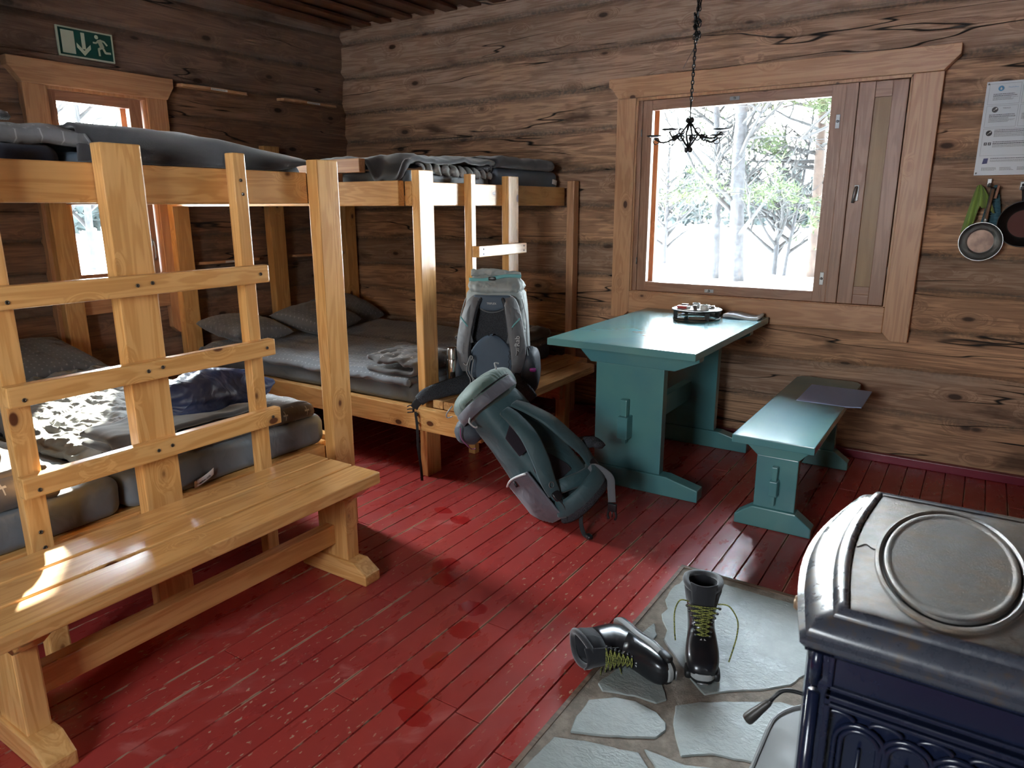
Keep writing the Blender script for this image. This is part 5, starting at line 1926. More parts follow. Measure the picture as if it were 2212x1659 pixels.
def boot(loc, F, U, label, ends, sc=1.0):
    F = Vector(F).normalized()
    U = Vector(U)
    U = (U-F*U.dot(F)).normalized()
    L = U.cross(F)
    o = Vector(loc)

    def P(x, y, z):
        return o+(F*x+L*y+U*(z*.85))*sc
    t = thing('ski_boot', label, 'boot', (o.x, o.y, 0.0145), 'pair of black ski boots on the hearth')

    def loft(secs, n=36, e=0.75, jit=0.0):
        rings = []
        for (x, z, ang, hu, hw) in secs:
            a = R(ang)
            ux, uz = math.sin(a), math.cos(a)     # in-plane "up" of this section
            ring = []
            for j in range(n):
                th = 2*PI*j/n
                c, s = math.cos(th), math.sin(th)
                yy = math.copysign(abs(c)**e, c)*hw
                hh = math.copysign(abs(s)**e, s)*hu
                k = 1+jit*nz(x*30+c*3, s*3, z*20)
                ring.append(P(x+ux*hh*k, yy*k, z+uz*hh*k))
            rings.append(ring)
        return rings
    foot = [(.302, .040, 0, .006, .010), (.299, .041, 0, .017, .026), (.288, .045, 2, .027, .037), (.270, .050, 3, .033, .044), (.245, .054, 5, .038, .048), (.215, .058, 8, .042, .049), (.185, .064, 13, .046, .047), (.155, .072, 25, .054, .0435), (.126, .080, 37, .064, .041)]
    vamp = foot
    obj('toe_cap', MB().rings(loft(vamp, e=.8)), LEATHER, t, True)
    shaft = [(.158, .071, 24, .055, .0435), (.125, .080, 38, .068, .0405), (.100, .088, 50, .081, .040), (.083, .105, 63, .078, .041), (.076, .130, 75, .068, .043), (.074, .155, 83, .063, .046), (.073, .182, 88, .062, .049)]
    obj('ankle', MB().rings(loft(shaft, e=.85, jit=.03), cap1=True), LEATHER, t, True)
    # padded cuff with an open top
    cuff = [(.073, .170, 87, .0625, .0495), (.070, .195, 88, .066, .053), (.068, .218, 90, .070, .057), (.066, .234, 92, .070, .057), (.066, .239, 92, .064, .052), (.067, .228, 91, .058, .047), (.072, .190, 88, .042, .034), (.08, .12, 80, .034, .030)]
    obj('cuff', MB().rings(loft(cuff, e=.9, jit=.05)), SOFTB, t, True)
    mb = MB()
    rim = []
    for j in range(40):
        th = 2*PI*j/40
        if math.sin(th) > 0.80 and False:
            continue
        rim.append(P(.066-math.sin(th)*.065, math.cos(th)*.053, .236+.006*math.cos(2*th)))
    mb.tube(rim, 0.0095, 10, closed=True)
    obj('lining', mb, FUR, t, True)
    # tongue
    mb = MB()
    mb.cloth(lambda u, v: P(.160-.020*v-.022*abs(u*2-1)**2*(.4+.6*v), (u-.5)*(.052+.030*v), .118+.142*v), 12, 16, 0.007*sc)
    obj('tongue', mb, SOFTB, t, True)
    # sole: grey midsole and black tread, outline of a shoe
    out = []
    for i in range(48):
        th = 2*PI*i/48
        x = .150+math.cos(th)*.156
        w = .034+.014*sstep(.10, .22, x)-.004*sstep(.02, .10, x)*(1-sstep(.1, .2, x))
        y = math.copysign(abs(math.sin(th))**0.62, math.sin(th))*w*1.04
        out.append((x, y))
    rings = []
    for z, k in ((.012, 1.0), (.014, 1.03), (.030, 1.03), (.034, .98)):
        rings.append([P(.150+(x-.150)*(1+(k-1)*.4), y*k, z+(.006*sstep(.24, .31, x))) for x, y in out])
    obj('midsole', MB().rings(rings), SOLEG, t, True, angle=40)
    rings = []
    for z, k in ((.0005, .93), (.002, .97), (.012, 1.0), (.0135, .99)):
        rings.append([P(.150+(x-.150)*(1+(k-1)*.3), y*k, z+(.004*sstep(.26, .31, x))) for x, y in out])
    sl = obj('outsole', MB().rings(rings), SOLEB, t, True, angle=40)
    # heel and toe lugs standing out at the side, binding bar at the toe
    for sx in (-1, 1):
        mb = MB()
        blob(mb, P(.262, sx*.040, .018), F*.026*sc, L*.011*sc, U*.014*sc, .5, .5, 14, 8)
        obj('lug', mb, SOLEB, sl, True)
    mb = MB()
    mb.tube([P(.309, -.016, .010), P(.309, .016, .010)], 0.003*sc, 8)
    obj('binding_bar', mb, STEEL, sl, True)
    # lace eyelets and laces zigzagging up the instep
    rows = [(.197, .112, .018), (.185, .122, .020), (.174, .133, .022), (.166, .146, .025), (.161, .160, .031), (.156, .175, .038), (.151, .192, .045)]
    lc = MB()
    for i, (x, z, hw) in enumerate(rows):
        for s in (-1, 1):
            ey = MB()
            blob(ey, P(x-.002, s*(hw+.003), z-.003), F*.004*sc, L*.005*sc, U*.004*sc, .7, .7, 8, 6)
            obj('lace_hook', ey, HOOKM, t, True)
        if i < len(rows)-1:
            x2, z2, h2 = rows[i+1]
            for s in (-1, 1):
                lc.tube(catmull([P(x, s*hw, z), P((x+x2)/2+.008, 0, (z+z2)/2+.004+.002*s), P(x2, -s*h2, z2)], 5), 0.0021*sc, 6)
        lc.tube(catmull([P(x, -hw, z), P(x+.006, 0, z+.002), P(x, hw, z)], 4), 0.0019*sc, 6)
    obj('lace', lc, LACE, t, True)
    lg = MB()
    lx, lz = .2135, .1035
    for q in (((-.0045, 0), (0, .008), (.001, 0)), ((.0045, 0), (.0, .008), (-.001, 0))):
        v = [lg.bm.verts.new(P(lx-b*.75-.0005, a*1.2+(0.004 if q[0][0] > 0 else -0.004), lz+b*.30)) for a, b in q]
        lg.bm.faces.new(v)
        v = [lg.bm.verts.new(P(lx-b*.75-.003, a*1.2+(0.004 if q[0][0] > 0 else -0.004), lz+b*.30-.003)) for a, b in q]
        lg.bm.faces.new(v[::-1])
    obj('logo', lg, INKW, t)
    for pts in ends:
        obj('lace_end', MB().tube(catmull([P(*p) if len(p) == 3 else Vector(p[:3]) for p in pts], 8), 0.0021*sc, 6), LACE, t, True)
    return t


boot((-.625, 2.075, .0150), (.36, -.933, 0), (0, 0, 1), 'black ski boot standing upright on the hearth, toe towards the camera',
     [[(.131, -.042, .194), (.140, -.070, .200), (.150, -.084, .160), (.160, -.082, .100), (.172, -.078, .060)], [(.131, .042, .194), (.142, .075, .198), (.160, .100, .160), (.176, .100, .110), (.190, .088, .050), (.200, .080, .020)]])
boot((-.822, 1.898, .0640), (.86, -.51, -.045), (-.49, -.86, -.03), 'black ski boot lying on its side at the corner of the hearth',
     [[(.131, -.040, .194), (.155, -.047, .215), (.180, -.048, .225), (.20, -.048, .205), (.185, -.048, .18), (.17, -.048, .19)], [(.155, -.036, .133), (.195, -.046, .15), (.215, -.0475, .17)]], sc=0.93)

# ================================================================== STOVE
ENAMEL = NT('midnight_blue_enamel', 0.24, color=(0.009, 0.013, 0.034), coat=0.35)
_c = ENAMEL.coords()
_n = ENAMEL.noise(_c, 7, 5, 0.65)
_chip = ENAMEL.mapr(ENAMEL.noise(_c, 26, 5, 0.7), 0.70, 0.74)
ENAMEL.col(ENAMEL.mix(ENAMEL.math('MULTIPLY', _chip, 0.6), (0.009, 0.013, 0.034), (0.26, 0.28, 0.36)))
ENAMEL.rough(ENAMEL.mapr(_n, 0.3, 0.7, 0.16, 0.34))
ENAMEL.bump(ENAMEL.noise(_c, 18, 3), 0.12, 0.004)
ENAMEL = ENAMEL.m
RIMM = NT('worn_enamel_rim', 0.25, coat=0.5)
_c = RIMM.coords()
_s = RIMM.noise(_c, 20, 5, 0.7)
RIMM.col(RIMM.mix(RIMM.mapr(_s, 0.50, 0.66), (0.05, 0.056, 0.075), (0.085, 0.062, 0.045)))
RIMM.rough(RIMM.mapr(_s, 0.3, 0.7, 0.2, 0.42))
RIMM = RIMM.m
CAST = NT('grey_cast_iron_top', 0.45, 0.35)
_c = CAST.coords()
_n = CAST.noise(_c, 13, 5, 0.7)
CAST.col(CAST.mix(CAST.mapr(_n, 0.35, 0.7), (0.135, 0.135, 0.135), (0.165, 0.125, 0.09)))
CAST.bump(CAST.noise(_c, 260, 4, 0.7), 0.6, 0.002)
CAST.rough(CAST.mapr(CAST.noise(_c, 40, 4), 0.3, 0.7, 0.38, 0.55))
CAST = CAST.m

SVZ = 0.752
sv = thing('cast_iron_stove', 'midnight blue cast iron wood stove with an oval hotplate, bottom right corner', 'stove', (0.03, 1.38, 0.016))


def plan(off, z, x0=-.103, x1=.160, y0=1.112, y1=1.650, bow=.022):
    """closed outline of the stove at a given outward offset: straight ends, bowed long sides"""
    pts = []
    n = 22
    X0, X1, Y0, Y1 = x0-off, x1+off, y0-off*.78, y1+off*.78
    for i in range(n+1):
        t = i/n
        pts.append((X0-(bow+off*.42)*math.sin(PI*t)-.012*t, Y0+(Y1-Y0)*t, z))
    for i in range(1, 9):
        t = i/8
        pts.append((X0-.012+(X1-X0+.012)*t, Y1, z))
    for i in range(1, n+1):
        t = i/n
        pts.append((X1+(bow+off*.42)*math.sin(PI*t), Y1-(Y1-Y0)*t, z))
    for i in range(1, 8):
        t = i/8
        pts.append((X1-(X1-X0)*t, Y0, z))
    return pts


prof = [(.040, .684), (.052, .690), (.058, .698), (.058, .704), (.050, .709), (.050, .713), (.047, .720), (.038, .729), (.028, .735), (.018, .739), (.017, .743), (.012, .749), (.006, .7525), (.001, .7525), (-.001, .750), (-.001, .742)]
obj('top_rim', MB().rings([plan(o_, z) for o_, z in prof]), RIMM, sv, True, angle=50)
tp = obj('top_plate', MB().rings([plan(-.003, .738), plan(-.003, .7475), plan(-.005, .7485)]), CAST, sv, True, angle=40)
EC = (0.023, 1.376)


def oval(prof_, mat, name, par):
    mb = MB()
    rings = []
    for rx, ry, z in prof_:
        rings.append([(EC[0]+rx*math.cos(a), EC[1]+ry*math.sin(a), z) for a in [2*PI*i/72 for i in range(72)]])
    mb.rings(rings)
    return obj(name, mb, mat, par, True, angle=35)


oval([(.118, .250, .747), (.116, .246, .7525), (.111, .238, .7535), (.107, .230, .7505), (.106, .228, .746)], CAST, 'raised_ring', tp)
oval([(.1055, .227, .7487), (.1045, .225, .7489), (.1045, .225, .7490)], plain('sooty_gap', (0.008, 0.008, 0.008), 0.9), 'gap', tp)
oval([(.103, .221, .748), (.102, .219, .7535), (.099, .213, .7550), (.094, .203, .7545), (.0915, .198, .7530), (.089, .193, .7530)], CAST, 'hotplate', sv)
mb = MB()
mb.tube(catmull([(-.1235, 1.352, .7487), (-.112, 1.372, .7487), (-.100, 1.360, .7487), (-.093, 1.358, .7487)]), 0.0013, 6)
obj('plate_joint', mb, SOLEB, tp, True)
# body
bprof = [(.012, .080), (.012, .095), (.030, .105), (.030, .120), (.018, .130), (.018, .600), (.022, .612), (.022, .622), (.018, .630), (.020, .676), (.040, .684)]
obj('body', MB().rings([plan(o_*1.25, z) for o_, z in bprof]), ENAMEL, sv, True, angle=40)
# side panel facing the camera: framed recess and tracery
YS = 1.112-.018*1.25*.78
fr_ = obj('side_panel', MB().box(-.118, .172, YS-.010, YS+.004, .628, .684, 0.003), ENAMEL, sv)
mb = MB()
for (a, b, c_, d) in ((-.116, .170, .682, .690), (-.116, .170, .624, .631), (-.116, -.109, .624, .690), (.163, .170, .624, .690)):
    mb.box(a, b, YS-.017, YS, c_, d, 0.002)
obj('moulding', mb, ENAMEL, fr_)
mb = MB()
for (a, b, c_, d) in ((-.118, .172, .607, .617), (-.118, .172, .596, .603), (-.118, -.108, .20, .617), (.162, .172, .20, .617), (-.118, .172, .19, .20)):
    mb.box(a, b, YS-.020, YS, c_, d, 0.0025)
obj('moulding', mb, ENAMEL, fr_)
for k in range(3):
    cx_ = -.062+k*.066
    mb = MB()
    for rr in (.036, .027):
        arc = [(cx_+rr*math.cos(a), YS-.007, .535+rr*math.sin(a)) for a in [PI*i/16 for i in range(17)]]
        mb.tube([(cx_+rr, YS-.007, .26)]+arc+[(cx_-rr, YS-.007, .26)], 0.0042, 8)
    mb.tube([(cx_, YS-.006, .26), (cx_, YS-.006, .53)], 0.003, 6)
    obj('tracery_arch', mb, ENAMEL, fr_, True)
for k in range(4):
    cx_ = -.095+k*.066
    if cx_ > .14:
        continue
    mb = MB()
    mb.tube([(cx_+.024*math.cos(a), YS-.007, .578+.013*math.sin(a)-.006) for a in [PI*.12+PI*.76*i/12 for i in range(13)]], 0.0036, 8)
    obj('tracery_leaf', mb, ENAMEL, fr_, True)
# fluted corner column and door ribs on the bowed left side
for (yy, rr) in ((1.098, .010), (1.122, .006)):
    mb = MB()
    xx = -.103-.030-.004-(0.0 if yy < 1.11 else 0.002)
    mb.tube([(xx, yy, .13), (xx, yy, .60)], rr, 12)
    mb.tube([(xx, yy, .615), (xx, yy, .680)], rr*.9, 12)
    obj('corner_column', mb, ENAMEL, sv, True)
dr = obj('door', MB().rings([[(-.103-.0285-.012*t-(.022+.018)*math.sin(PI*t)-dx, 1.112+.538*t, z) for t, dx, z in
                              [(i/14*.62+.19, 0, zz) for i in range(15)]+[(.81-i/14*.62, .010, zz) for i in range(15)]] for zz in (.20, .58)]), ENAMEL, sv, True, angle=40)
kb = MB()
kb.lathe([(.004, .0), (.004, -.012), (.010, -.014), (.014, -.019), (.015, -.026), (.012, -.032), (.001, -.034)], (-.183, 1.32, .622), 'x', 20)
obj('door_knob', kb, plain('turned_brass_wood', (0.28, 0.19, 0.12), 0.35, 0.4), sv, True, label='small brown knob on the left side')
lv = obj('handle_rod', MB().tube(catmull([(-.172, 1.375, .392), (-.205, 1.37, .395), (-.226, 1.362, .393), (-.240, 1.352, .380), (-.246, 1.350, .368)]), [0.0042]*17, 8), IRON, sv, True)
mb = MB()
d_ = Vector((-.040, -.014, -.052)).normalized()
pt = Vector((-.246, 1.350, .368))
cs = [(0.000, .0055), (.004, .0062), (.006, .0075), (.010, .0080), (.030, .0098), (.050, .0118), (.064, .0125), (.068, .0112)]
mb.tube([pt+d_*s for s, r in cs], [r for s, r in cs], 20)
obj('handle_grip', mb, plain('dark_turned_grip', (0.045, 0.04, 0.035), 0.4, 0.2), lv, True, angle=50)
for (x, y) in ((-.10, 1.13), (.155, 1.13), (-.10, 1.63), (.155, 1.63)):
    mb = MB()
    mb.lathe([(.012, 0.0205), (.020, .024), (.016, .035), (.022, .085)], (x, y, 0), 'z', 16)
    obj('leg', mb, ENAMEL, sv, True)
FLUE = plain('black_flue_pipe', (0.02, 0.02, 0.02), 0.5, 0.5)

# ================================================================== HANGING CANDLE HOLDER
cc = Vector((-1.26, 3.50, 1.690))
ch = thing('candle_chandelier', 'black forged iron candle chandelier hanging on a chain in front of the big window', 'chandelier', cc)


def link(mb, c, ax, up, L, w, r=0.0021):
    c, ax, up = Vector(c), Vector(ax).normalized(), Vector(up).normalized()
    n = 14
    pts = []
    for i in range(n):
        a = 2*PI*i/n
        pts.append(c+ax*(math.cos(a)*w)+up*(math.sin(a)*L+math.copysign(L*.35, math.sin(a)) if abs(math.sin(a)) > .1 else 0.0))
    mb.tube(pts, r, 5, closed=True)


top = Vector((-1.262, 3.50, 1.83))
end = Vector((-1.245, 3.50, 2.642))
cn = MB()
n = 46
for i in range(n):
    p = top.lerp(end, (i+.5)/n)
    link(cn, p, (1, 0, 0) if i % 2 else (0, 1, 0), (0, 0, 1), .0085, .0058, .0027)
obj('chain', cn, IRON, ch, True)
cn = MB()
for i in range(16, n):
    p = top.lerp(end, (i+.5)/n)+Vector((.010*math.cos(i*.8), .010*math.sin(i*.8), 0))
    link(cn, p, (1, .6, 0) if i % 2 else (-.6, 1, 0), (.25*math.sin(i*.8), 0, 1), .0085, .0058, .0027)
for i in range(12):
    link(cn, (-1.255+.014*math.cos(i*2.1), 3.50+.014*math.sin(i*2.1), 2.175+.05*math.sin(i*1.7)), (math.cos(i), math.sin(i), .3), (math.sin(i*2), .3, 1), .0085, .0058, .0027)
obj('chain_doubled', cn, IRON, ch, True)
obj('wire', MB().tube(catmull([(-1.262, 3.50, 2.075), (-1.285, 3.49, 2.03), (-1.305, 3.485, 1.99)]), 0.0011, 5), IRON, ch, True)
obj('hook_rod', MB().tube([(-1.262, 3.5, 1.838), (-1.262, 3.5, 1.752)], 0.0036, 8), IRON, ch, True)
kn = MB()
for z in (1.758, 1.622):
    for dx in (-.010, .010):
        blob(kn, Vector((-1.262+dx, 3.5, z)), Vector((.011, 0, 0)), Vector((0, .012, 0)), Vector((0, 0, .013)), .9, .9, 12, 8)
obj('finial', kn, IRON, ch, True)
fb = MB()
for s in (-1, 1):
    fb.tube([(-1.262, 3.5, 1.752), (-1.262+s*.042, 3.5+s*.01, 1.693), (-1.262, 3.5, 1.628)], 0.0052, 8)
    fb.tube([(-1.262, 3.5, 1.752), (-1.262, 3.5+s*.042, 1.693), (-1.262, 3.5, 1.628)], 0.0052, 8)
obj('frame', fb, IRON, ch, True)


def ringt(mb, c, ax, r, rr=0.0028, up=(0, 0, 1)):
    c, ax, up = Vector(c), Vector(ax).normalized(), Vector(up)
    mb.tube([c+ax*math.cos(a)*r+up*math.sin(a)*r for a in [2*PI*i/18 for i in range(18)]], rr, 6, closed=True)


for s in (-1, 1):
    sc_ = MB()
    for z in (.016, -.014):
        ringt(sc_, (-1.262+s*.040, 3.5, 1.693+z), (1, 0.4, 0), .013, .0035)
    obj('scroll', sc_, IRON, ch, True)
arms = [(-.166, -.02, 1.690), (-.070, -.075, 1.712), (.120, .065, 1.686), (.164, -.03, 1.703), (-.03, .15, 1.70)]
for i, (dx, dy, z) in enumerate(arms):
    d = Vector((dx, dy, 0))
    u = d.normalized()
    c = Vector((-1.262, 3.5, 0))
    z0 = z-0.0
    s0 = c+u*.045+Vector((0, 0, 1.690))
    e = c+d+Vector((0, 0, z-.010))
    am = obj('arm', MB().tube(catmull([s0, s0+(e-s0)*.35-Vector((0, 0, .016)), s0+(e-s0)*.7-Vector((0, 0, .022)), e]), 0.0046, 8), IRON, ch, True)
    ds = MB()
    ds.lathe([(.001, -.003), (.030, -.002), (.040, .003), (.041, .005), (.039, .005), (.029, .001), (.001, .000)], c+d+Vector((0, 0, z)), 'z', 24)
    obj('drip_dish', ds, IRON, am, True)
    rg = MB()
    ringt(rg, c+d*0.96+Vector((0, 0, z-.022)), u, .015, .0024)
    ringt(rg, c+d*0.50+Vector((0, 0, z-.028)), u, .014, .0024)
    obj('ring', rg, IRON, am, True)
    kb = MB()
    kb.tube([c+u*.062+Vector((0, 0, 1.682)), c+u*.080+Vector((0, 0, 1.676))], .013, 10)
    obj('collar', kb, IRON, am, True)

# ================================================================== THINGS ON THE WALLS
GREENS = plain('sign_green', (0.004, 0.075, 0.055), 0.4)
GLOW = plain('pale_luminous_sheet', (0.62, 0.66, 0.50), 0.5)
YA, YZ_ = 2.124, 2.426


def LW(y, z, x=0.0):
    return Vector((XL+0.014+x, y, z))


sg = thing('exit_sign', 'green emergency exit sign with arrow and running figure on the left wall above the window', 'sign', (XL+0.01, 2.275, 2.15))
obj('sign_board', MB().box(XL+0.004, XL+0.0145, YA, YZ_, 2.150, 2.302, 0.002), GLOW, sg)
gp = obj('green_field', MB().box(XL+0.0145, XL+0.0155, YA+.010, YZ_-.010, 2.159, 2.293, 0.0), GREENS, sg)
XF = XL+0.0164


def flat(name, polys, par):
    mb = MB()
    for p in polys:
        mb.prism([(a, b) for a, b in p], 'yz', XF-.0008, XF, 0.0)
    return obj(name, mb, GLOW, par)


flat('doorway_symbol', [[(YA+.022, 2.168), (YA+.090, 2.168), (YA+.090, 2.283), (YA+.022, 2.283)]], gp)
ax_ = YA+.136
flat('arrow_symbol', [[(ax_-.010, 2.283), (ax_+.010, 2.283), (ax_+.010, 2.200), (ax_-.010, 2.200)],
                      [(ax_, 2.166), (ax_+.037, 2.205), (ax_+.037, 2.228), (ax_, 2.192)], [(ax_, 2.166), (ax_, 2.192), (ax_-.037, 2.228), (ax_-.037, 2.205)]], gp)
fx = YA+.236


def limb(p, q, w):
    a, b = Vector((*p, 0)), Vector((*q, 0))
    d = (b-a).normalized()
    n_ = Vector((-d.y, d.x, 0))*w/2
    return [tuple((a-n_)[:2]), tuple((b-n_)[:2]), tuple((b+n_)[:2]), tuple((a+n_)[:2])]


hx, hz = fx-.026, 2.274
head = [(hx+.0105*math.cos(a), hz+.0105*math.sin(a)) for a in [2*PI*i/16 for i in range(16)]]
fig = [head, limb((fx-.014, 2.262), (fx+.002, 2.222), .024), limb((fx-.014, 2.259), (fx-.030, 2.243), .009), limb((fx-.030, 2.243), (fx-.048, 2.243), .009),
       limb((fx-.010, 2.261), (fx+.014, 2.256), .009), limb((fx+.012, 2.258), (fx+.030, 2.238), .009),
       limb((fx+.000, 2.224), (fx-.022, 2.212), .012), limb((fx-.020, 2.215), (fx-.018, 2.178), .011),
       limb((fx+.002, 2.226), (fx+.018, 2.196), .012), limb((fx+.016, 2.198), (fx+.046, 2.200), .011)]
flat('runner_symbol', fig, gp)

# little bunk number strips fixed to the wall
for (y0, y1, z0, z1, lab) in ((2.785, 3.285, 2.084, 2.094, 'wooden strip with a white label high on the left wall, nearer the exit sign'),
                              (3.555, 4.075, 2.088, 2.092, 'wooden strip with a white label high on the left wall, nearest the corner'),
                              (2.770, 3.265, 1.004, 1.006, 'wooden strip low on the left wall above the lower bunk, next to the window'),
                              (3.560, 4.060, 1.008, 1.012, 'wooden strip low on the left wall above the lower bunk, nearest the corner')):
    s = thing('wall_shelf', lab, 'shelf', (XL+.02, y0, z0), 'narrow shelf strips on the left wall')
    mb = MB()
    P_ = [(XL+.0, y0), (XL+.055, y0+.02), (XL+.070, y0+.09), (XL+.070, y1-.03), (XL+.045, y1), (XL+.0, y1)]
    mb.prism(P_, 'xy', z0-.008, z0+.010, 0.002)
    obj('shelf_board', mb, CASE['y'], s)
    ym = y0+(y1-y0)*.52
    obj('label_strip', MB().box(XL+.0698, XL+.0706, ym-.055, ym+.065, z0-.006, z0+.007, 0), TAGW, s)
    if z0 > 1.5:
        for q in range(16):
            pass
        mk = MB()
        for q in range(13):
            w_ = .0022+.0022*abs(nz(q*3.1, 1.7))
            mk.box(XL+.0705, XL+.0709, ym-.045+q*.0075, ym-.045+q*.0075+w_, z0-.003, z0+.004, 0)
        obj('label_print', mk, TAGINK, s)
# notice on the back wall
PAPER = plain('laminated_notice', (0.62, 0.65, 0.68), 0.35)
YN = 4.166
po = thing('notice_poster', 'white laminated notice with small icons and text on the back wall above the pan', 'poster', (0.03, YN, 1.5))
obj('sheet', MB().box(-.086, .215, YN-.0015, YN, 1.497, 1.912, 0.0), PAPER, po)


def rect(mb, a, b, c, d, dz=0.0008):
    mb.box(a, b, YN-.0015-dz, YN-.0015, c, d, 0)


fr = MB()
LN = 0.0009
for (a, b, c, d) in ((-.074, .048, 1.812, 1.902), (.055, .205, 1.812, 1.902), (-.074, .048, 1.712, 1.806), (.055, .205, 1.712, 1.806), (-.074, .205, 1.585, 1.706)):
    rect(fr, a, b, c, c+LN)
    rect(fr, a, b, d-LN, d)
    rect(fr, a, a+LN, c, d)
    rect(fr, b-LN, b, c, d)
obj('frame_lines', fr, plain('grey_print_line', (0.20, 0.22, 0.25), 0.5), po)
tx = MB()
rnd = random.Random(9)
for (a, b, ztop, rows, hh) in ((-.055, .040, 1.858, 2, .0030), (-.055, .044, 1.846, 5, .0012), (-.060, .044, 1.768, 2, .0030), (-.060, .044, 1.756, 7, .0012), (-.030, .200, 1.700, 2, .0030), (-.030, .200, 1.688, 6, .0012),
                               (-.030, .200, 1.648, 2, .0030), (-.030, .200, 1.638, 5, .0012), (-.030, .200, 1.574, 1, .0030), (-.030, .200, 1.566, 3, .0012), (-.060, .0, 1.532, 4, .0014), (.012, .068, 1.532, 4, .0014), (.08, .14, 1.532, 4, .0014),
                               (.065, .195, 1.858, 5, .0014), (.065, .195, 1.768, 7, .0014)):
    z = ztop
    for _ in range(rows):
        x = a
        e = b-rnd.uniform(0, .3)*(b-a)
        while x < e:
            w_ = rnd.uniform(.002, .007)
            rect(tx, x, min(x+w_, e), z-hh, z)
            x += w_+.0012
        z -= hh*1.9+.0012
obj('print', tx, TAGINK, po)


def disc(cx_, cz_, r, mat, name='icon'):
    mb = MB()
    mb.lathe([(.0001, 0), (r, 0), (r, -.0008), (.0001, -.0008)], (cx_, YN-.0015, cz_), 'y', 24)
    return obj(name, mb, mat, po)


ic = disc(-.028, 1.881, .0115, plain('notice_blue', (0.08, 0.28, 0.50), 0.4), 'water_drop_icon')
mb = MB()
mb.prism([(-.028+.0042*math.cos(a)*(1 if math.sin(a) < 0 else 1-math.sin(a)*.8), 1.879+(.0042 if math.sin(a) < 0 else .0075)*math.sin(a)) for a in [2*PI*i/20 for i in range(20)]], 'xz', YN-.0032, YN-.0023, 0)
obj('drop', mb, WHITE, ic)
ttext(po, 'Metsähallitus', 0.0075, (0.018, YN-.0018, 1.884), (1, 0, 0), (0, 0, 1), plain('notice_blue_print', (0.10, 0.30, 0.50), 0.5), 0.0002)
for (cx_, cz_, nm) in ((-.040, 1.789, 'spoon_icon'), (-.050, 1.686, 'brush_icon')):
    ic = disc(cx_, cz_, .0125, TAGINK, nm)
    mb = MB()
    mb.tube([(cx_-.006, YN-.0028, cz_-.005), (cx_+.003, YN-.0028, cz_+.003)], .0011, 6)
    blob(mb, Vector((cx_+.0045, YN-.0028, cz_+.0042)), Vector((.0032, 0, .0032)), Vector((-.002, 0, .002)), Vector((0, .0006, 0)), 1, 1, 12, 6)
    obj('symbol', mb, WHITE, ic)
ttext(po, 'TISKAUS', 0.008, (.004, YN-.0018, 1.794), (1, 0, 0), (0, 0, 1), TAGINK, 0.0002)
mb = MB()
rect(mb, -.064, -.052, 1.632, 1.645)
rect(mb, -.048, -.036, 1.632, 1.645)
ic = obj('square_icons', mb, TAGINK, po)
mb = MB()
for cx_ in (-.058, -.042):
    rect(mb, cx_-.001, cx_+.0012, 1.6345, 1.6405, .0012)
    rect(mb, cx_-.0015, cx_+.0018, 1.6412, 1.6428, .0012)
obj('symbol', mb, WHITE, ic)
mb = MB()
mb.prism([(-.060, 1.548), (-.040, 1.550), (-.038, 1.574), (-.056, 1.573)], 'xz', YN-.0025, YN-.0015, 0)
obj('booklet_icon', mb, plain('notice_navy', (0.06, 0.06, 0.18), 0.5), po)
pn = MB()
for (a, b) in ((-.078, 1.902), (-.078, 1.507)):
    pn.lathe([(.0001, -.003), (.0035, -.0022), (.004, 0), (.0001, 0)], (a, YN-.001, b), 'y', 12)
obj('pin', pn, STEEL, po, True)

# hooks, pans and cloths
BRUSHED = plain('brushed_steel_pan', (0.30, 0.30, 0.295), 0.36, 1.0, var=0.2)
PANIN = NT('scorched_pan_base', 0.35, 0.85)
_c = PANIN.coords(False)
_n = PANIN.noise(_c, 30, 4)
PANIN.col(PANIN.mix(PANIN.mapr(_n, 0.3, 0.7), (0.13, 0.085, 0.065), (0.08, 0.05, 0.04)))
PANIN = PANIN.m


def frying_pan(cx_, cz_, r, hx_, hz_, mat, inner, label, name='frying_pan', yb=4.160, depth=.045, hw=.011):
    t = thing(name, label, 'pan', (cx_, yb, cz_))
    tiltv = Vector((0, -.10, 0))
    mb = MB()
    prof = [(.0001, 0), (r*.62, 0), (r*.70, -.003), (r*.90, -depth*.6), (r*.985, -depth*.95), (r, -depth), (r*.97, -depth*1.0), (r*.87, -depth*.60), (r*.66, -.008), (r*.60, -.005), (.0001, -.005)]
    mb.lathe(prof, (cx_, yb-.006, cz_), 'y', 48)
    b = obj('bowl', mb, mat, t, True, angle=50)
    mb = MB()
    mb.lathe([(.0001, -.0055), (r*.585, -.0055), (r*.59, -.0065), (.0001, -.0065)], (cx_, yb-.006, cz_), 'y', 40)
    obj('pan_base', mb, inner, b, True, angle=40)
    d = Vector((hx_-cx_, 0, hz_-cz_))
    u = d.normalized()
    s0 = Vector((cx_, yb-.006-depth*.80, cz_))+u*(r*.95)
    e = Vector((hx_, yb-.022, hz_))
    hd = obj('pan_handle', MB().ribbon(catmull([s0, s0.lerp(e, .15)+Vector((0, -.006, 0)), s0.lerp(e, .6)+Vector((0, -.004, 0)), e]), (0, -1, 0), [hw*2.2, hw*1.6, hw*1.5, hw*1.5]+[hw*1.7]*15, .006), mat, t, True)
    return t, s0, e


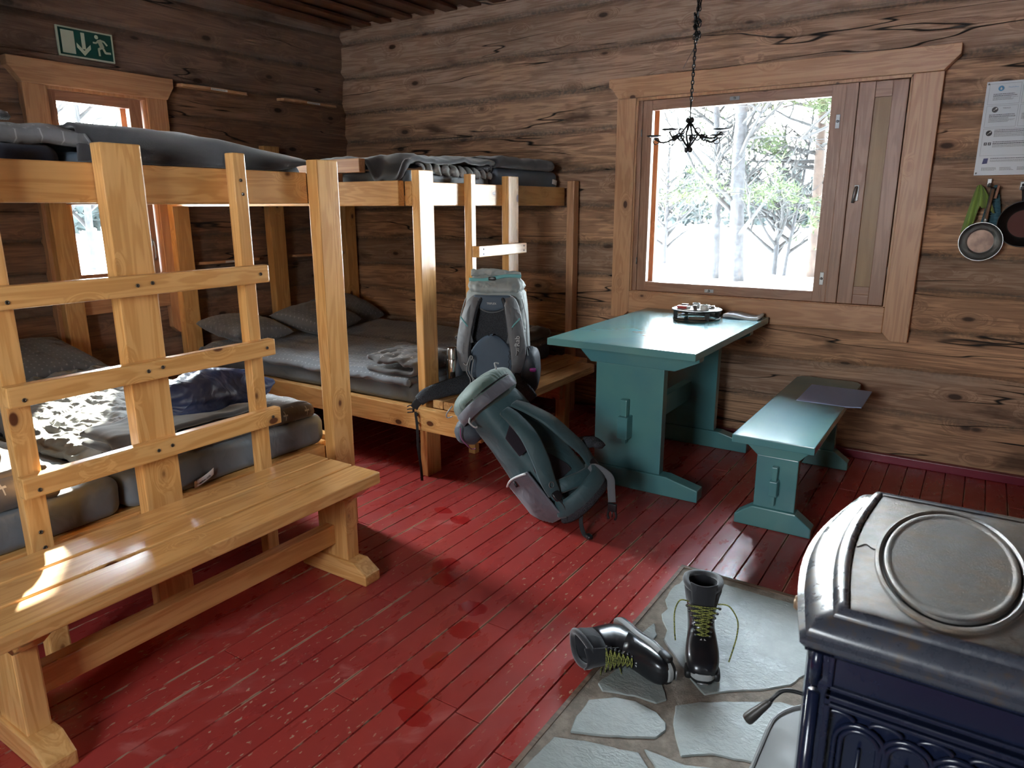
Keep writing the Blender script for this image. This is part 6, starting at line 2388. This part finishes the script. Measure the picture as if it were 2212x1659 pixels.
tpan, s0, e = frying_pan(-.018, 1.192, .090, .000, 1.440, BRUSHED, PANIN, 'steel frying pan hanging on the back wall between the green and the blue cloth', yb=4.136)
obj('handle_inlay', MB().ribbon([s0.lerp(e, .12)+Vector((.002, -.010, 0)), s0.lerp(e, .95)+Vector((.002, -.006, 0))], (0, -1, 0), .012, .006), plain('brown_handle_inlay', (0.26, 0.15, 0.09), 0.5), tpan, True)
frying_pan(.140, 1.275, .105, .118, 1.455, plain('black_cast_pan', (0.012, 0.010, 0.010), 0.5, 0.3), plain('rusty_brown_pan_base', (0.10, 0.022, 0.015), 0.6, 0.2), 'dark rusty frying pan hanging at the right edge of the view')


def hook(x, z, label):
    t = thing('wall_hook', label, 'hook', (x, 4.165, z), 'steel hooks on the back wall')
    obj('hook_plate', MB().box(x-.0095, x+.0095, 4.160, 4.170, z-.012, z+.026, 0.003), STEEL, t)
    obj('hook_arm', MB().ribbon(catmull([(x, 4.160, z), (x, 4.142, z-.012), (x+.002, 4.126, z-.010), (x+.003, 4.118, z+.004)]), (0, .3, 1), .012, .003), STEEL, t, True)
    return t


hook(-.018, 1.456, 'steel wall hook holding the green cloth and the steel pan')
hook(.112, 1.440, 'steel wall hook at the right edge holding the dark pan')
GREENC = fabric('lime_green_cloth', (0.27, 0.40, 0.085), (0.22, 0.33, 0.07), 0.9, weave=0.5, sheen=0.3)


def gcloth(u, v):
    # gathered over the hook: long left tail, short right lobe
    if u < .38:
        L = .215-.045*(u/.38)
    elif u < .5:
        L = .170-.072*(u-.38)/.12
    else:
        L = .098+.020*math.sin((u-.5)*PI)
    f = v**.8
    x = (-.066+.024*u)*(1-f)+(-.103+.123*u)*f
    z = 1.455-.012*abs(u*2-1)-L*v+.004*math.sin(u*31)*sstep(.8, 1, v)
    y = 4.128-.016*math.sin(u*PI)*(.5+.5*v)+.008*math.sin(u*17+v*2)*(.3+v)
    return (x, y, z)


mb = MB()
mb.cloth(gcloth, 44, 30, 0.003)
tag(obj('dish_cloth', mb, GREENC, smooth=True), 'lime green cloth draped over the wall hook beside the steel pan', 'cloth')
BLUEC = NT('blue_ribbed_cloth', 0.95)
_c = BLUEC.coords()
_sx = BLUEC.n('ShaderNodeSeparateXYZ', {0: _c})
_w = BLUEC.math('SINE', BLUEC.math('MULTIPLY', _sx.outputs[2], 900.0))
BLUEC.col(BLUEC.mix(BLUEC.mapr(_w, -.4, .8), (0.035, 0.10, 0.16), (0.13, 0.30, 0.36)))
BLUEC.bump(_w, .6, .002)


def bcloth(u, v):
    t_ = u*2-1
    x = .010+t_*(.006+.045*v**.7)+.002*v
    z = 1.450-.235*v-.02*abs(t_)*v
    return (x, 4.158-.008*math.cos(t_*4)*v+.004*math.sin(t_*8), z)


mb = MB()
mb.cloth(bcloth, 24, 30, 0.004)
tag(obj('knitted_cloth', mb, BLUEC.m, smooth=True), 'blue ribbed cloth hanging behind the steel pan handle', 'cloth')
mb = MB()
mb.ribbon(catmull([(.022, 4.126, 1.450), (.018, 4.120, 1.42), (.014, 4.118, 1.39)]), (0, -1, 0), .012, .008)
tag(obj('wooden_spatula', mb, plain('worn_spatula_wood', (0.42, 0.22, 0.14), 0.6), smooth=True), 'brown wooden spatula handle in front of the blue ribbed cloth', 'spatula')
